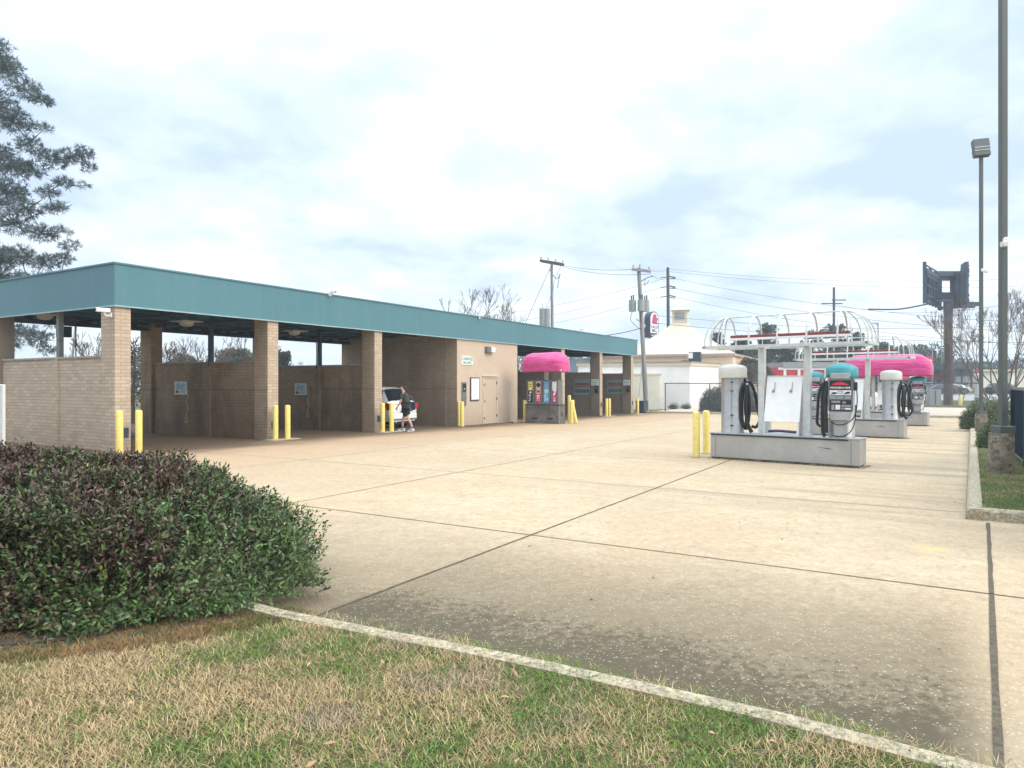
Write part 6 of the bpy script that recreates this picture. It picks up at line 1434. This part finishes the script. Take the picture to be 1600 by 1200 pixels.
bt(1560, 480, 48, 'leafless tree left of the tall near pole', 32, depth=6, stems=3, spread=.5, mat='twig', rmin=.009, up=.12)
bt(1504, 560, 80, 'small leafless street tree right of the brown sign pole', 34, depth=5, stems=2)
# shrubby screen visible between the first two pillars
p = onground(208, 33); tufted('evergreen_tree', p, 4.2, 'dense grey-green tree seen between the corner pillar and back pillar', 41, [(.05, .06, .04), (.08, .08, .055)], [(0, 0, 1.2, 1.0), (.3, 0, 2.2, .9), (-.4, 0, 2.9, .8), (.1, 0, 3.5, .7), (-.9, .3, 1.6, .9), (1.1, 0, 1.0, .7)], needles=6, nlen=.16, nwid=.05, ntuft=90, trunk_r=.1)
bt(210, 520, 34, 'leafless tree seen between the corner pillar and back pillar', 16, depth=6, stems=2)
def evergreen(px_, ytop, ybot, Y, wpx, lb, seed, tn=((.045, .065, .045), (.08, .10, .065)), nl=.5, nw=.16, dens=7, name='pine_tree', group='evergreen trees beyond the fence', flat=False):
    b = onground(px_, Y); h = Wz(ytop, Y)-b.z; s_ = Y/F; rs = random.Random(seed); cs = []
    W = wpx/2*s_; zb = max(.5, Wz(ybot, Y)-b.z)
    for k in range(26):
        t = rs.random(); z = zb+(h-zb)*t; ww = W*(1-.65*t**1.6)*(1 if not flat else .8); a = rs.uniform(0, 6.28); q = rs.random()**.5
        cs.append((math.cos(a)*ww*q, math.sin(a)*ww*q*.8, z-rs.uniform(0, .05)*h, rs.uniform(.13, .24)*W+.4))
    return tufted(name, b, h, lb, seed, tn, cs, needles=7, nlen=nl, nwid=nw, ntuft=dens*5, trunk_r=.25, group=group)
EV = [(1118, 513, 560, 88, 30, 'dark pine just right of the restaurant roof'), (1158, 525, 590, 92, 50, 'pine behind the left end of the nearest awning frame'), (1200, 508, 600, 100, 44, 'pine with flat top behind the left post of the nearest island'),
      (1232, 545, 600, 98, 50, 'broad low evergreen behind the mat rack'), (1268, 520, 600, 100, 50, 'evergreen behind the right post of the nearest island'), (1305, 510, 585, 105, 56, 'tall pine behind the aqua-capped vacuum'), (1335, 520, 590, 104, 44, 'pine right of the aqua-capped vacuum, above the second frame'),
      (1372, 540, 590, 110, 44, 'evergreen above the pink awning'), (1385, 536, 570, 118, 24, 'small flat-topped pine above the pink awning')]
for k, (px_, a_, b_, Y_, w_, lb) in enumerate(EV): evergreen(px_, a_, b_, Y_, w_, lb, 60+k)
evergreen(440, 552, 590, 70, 34, 'round evergreen seen through the left of the second bay', 81, nl=.3, dens=14)
evergreen(372, 550, 600, 75, 90, 'grey-green evergreen seen through the first bay', 82, tn=((.10, .11, .09), (.15, .15, .11)), nl=.35, dens=8)
evergreen(290, 558, 605, 78, 70, 'low evergreen seen through the first bay, left of centre', 83, tn=((.10, .10, .08), (.14, .14, .10)), nl=.35, dens=8)
# palm-like shrubs beside the restaurant
def palm(px_, Y, ytop, lb, seed):
    b = onground(px_, Y); h = Wz(ytop, Y)-b.z; rs = random.Random(seed); root = empty('palm_tree', b, 0, lb, 'palm', 'shaggy palms beside the restaurant')
    segmesh('trunk', [((0, 0, -.1), (0, 0, h*.7), .22, .18)], 8, M['trunk'], root); C = []; A = []; T = []
    for k in range(70):
        a = rs.uniform(0, 6.28); e_ = rs.uniform(-.7, 1.2); d = Vector((math.cos(a)*math.cos(e_), math.sin(a)*math.cos(e_), math.sin(e_))); st = Vector((0, 0, h*.72))
        for j_ in range(11):
            c = st+d*(.25+.11*j_)+Vector((0, 0, -.012*j_*j_))
            for sd_ in (-1, 1): C.append(tuple(c)); A.append(tuple(d+Vector((-math.sin(a), math.cos(a), -.3))*sd_*.8)); T.append((.10*rs.uniform(.7, 1.5), .105*rs.uniform(.7, 1.4), .075))
    n = len(C); leaves('crown', np.array(C), np.array(A), rng.normal(size=(n, 3)), .5, .05, np.array(T), M['needle'], root, 0); return root
palm(1172, 66, 545, 'shaggy grey-green palm at the right end of the restaurant', 5); palm(1188, 70, 560, 'lower shaggy palm right of the restaurant', 6); palm(1166, 62, 575, 'low shaggy palm close to the restaurant corner', 7)
p = onground(1117, 50.5); leafbush('shrub', p, .95, .9, 1.75, 2.2, 3000, 4, .11, .05, 'dark round shrub in front of the white annex wall', lambda P, g: np.array([.05, .06, .045])*g.uniform(.5, 1.6, (len(P), 1)), 51, 'shrub', 60)
p = onground(1150, 49.8); leafbush('shrub', p, 2.3, .8, 1.55, 2.6, 3600, 4, .11, .05, 'dark hedge seen behind the black hose of the nearest island', lambda P, g: np.array([.03, .045, .04])*g.uniform(.5, 1.6, (len(P), 1)), 52, 'hedge', 60)
for k, (px_, ww) in enumerate(((1052, .35), (1072, .3))):
    p = onground(px_, 57.4); leafbush('weed_clump', p, ww, .3, .45, 2, 200, 4, .09, .03, 'dark weed clump '+('left' if k == 0 else 'right')+' of the two at the foot of the white annex', lambda P, g: np.array([.05, .06, .04])*g.uniform(.5, 1.6, (len(P), 1)), 55+k, 'weeds', 10)
# treeline closing the horizon
def treeline(name, x0, x1, Y, hgt, lb, n, tn, seed, nl=1.0, nw=.35, zf=None):
    g = np.random.default_rng(seed); x = g.uniform(x0, x1, n); y = Y+g.uniform(-4, 9, n)
    hh = np.array([hgt*(1+.45*mnoise.noise(Vector((a*.045, seed, 0)))+.25*mnoise.noise(Vector((a*.16, seed, 2)))) for a in x]); z = gz(Y)+hh*g.random(n)**.8
    A = g.normal(size=(n, 3))+np.array([0, 0, .6]); T = np.array(tn)*g.uniform(.6, 1.35, (n, 1))
    o = leaves(name, np.stack([x, y, z], 1), A, g.normal(size=(n, 3)), nl*g.uniform(.6, 1.3, n), nw, T, M['needle'], None, .1); return tag(o, lb, 'treeline', kind='stuff')
treeline('treeline', -190, -30, 120, 4.6, 'grey-brown winter treeline behind the left half of the building', 16000, (.115, .11, .095), 1)
treeline('treeline', -30, 60, 170, 8.0, 'faint low treeline behind the middle of the lot', 9000, (.10, .11, .09), 2)
treeline('treeline', 40, 82, 132, 7.0, 'dark evergreen treeline behind the red shop', 15000, (.05, .075, .05), 3)
treeline('treeline', 78, 190, 150, 6.8, 'dark evergreen treeline at the far right', 18000, (.055, .07, .06), 4)
# dark grey-roofed house behind the far bays
hb = empty('grey_roofed_building', (0, 0, 0), 0, 'low building with a large grey roof behind the far wash bays', 'building')
blk(MB(), 808, 930, 599, 640, 67, 6).build('wall', M['plastic_grey'], hb); m_ = MB(); m_.prism([(X_(800, 66), Wz(599, 66)), (X_(935, 66), Wz(599, 66)), (X_(925, 66), Wz(560, 66)), (X_(820, 66), Wz(560, 66))], 66, 74); m_.build('roof', M['bluelight'], hb)

# ================================================================== HAZE
hm = bpy.data.materials.new('haze_air'); hm.use_nodes = True; t = hm.node_tree; t.nodes.clear()
o_ = t.nodes.new('ShaderNodeOutputMaterial'); pv = t.nodes.new('ShaderNodeVolumePrincipled'); pv.inputs['Density'].default_value = .0011; pv.inputs['Color'].default_value = (.80, .90, .97, 1); pv.inputs['Anisotropy'].default_value = 0
t.links.new(pv.outputs[0], o_.inputs['Volume'])
hz = MB().box((-930, -90, -1.6), (930, 930, 26)).build('haze', hm); tag(hz, 'thin pale haze softening the distance', 'haze', kind='stuff')
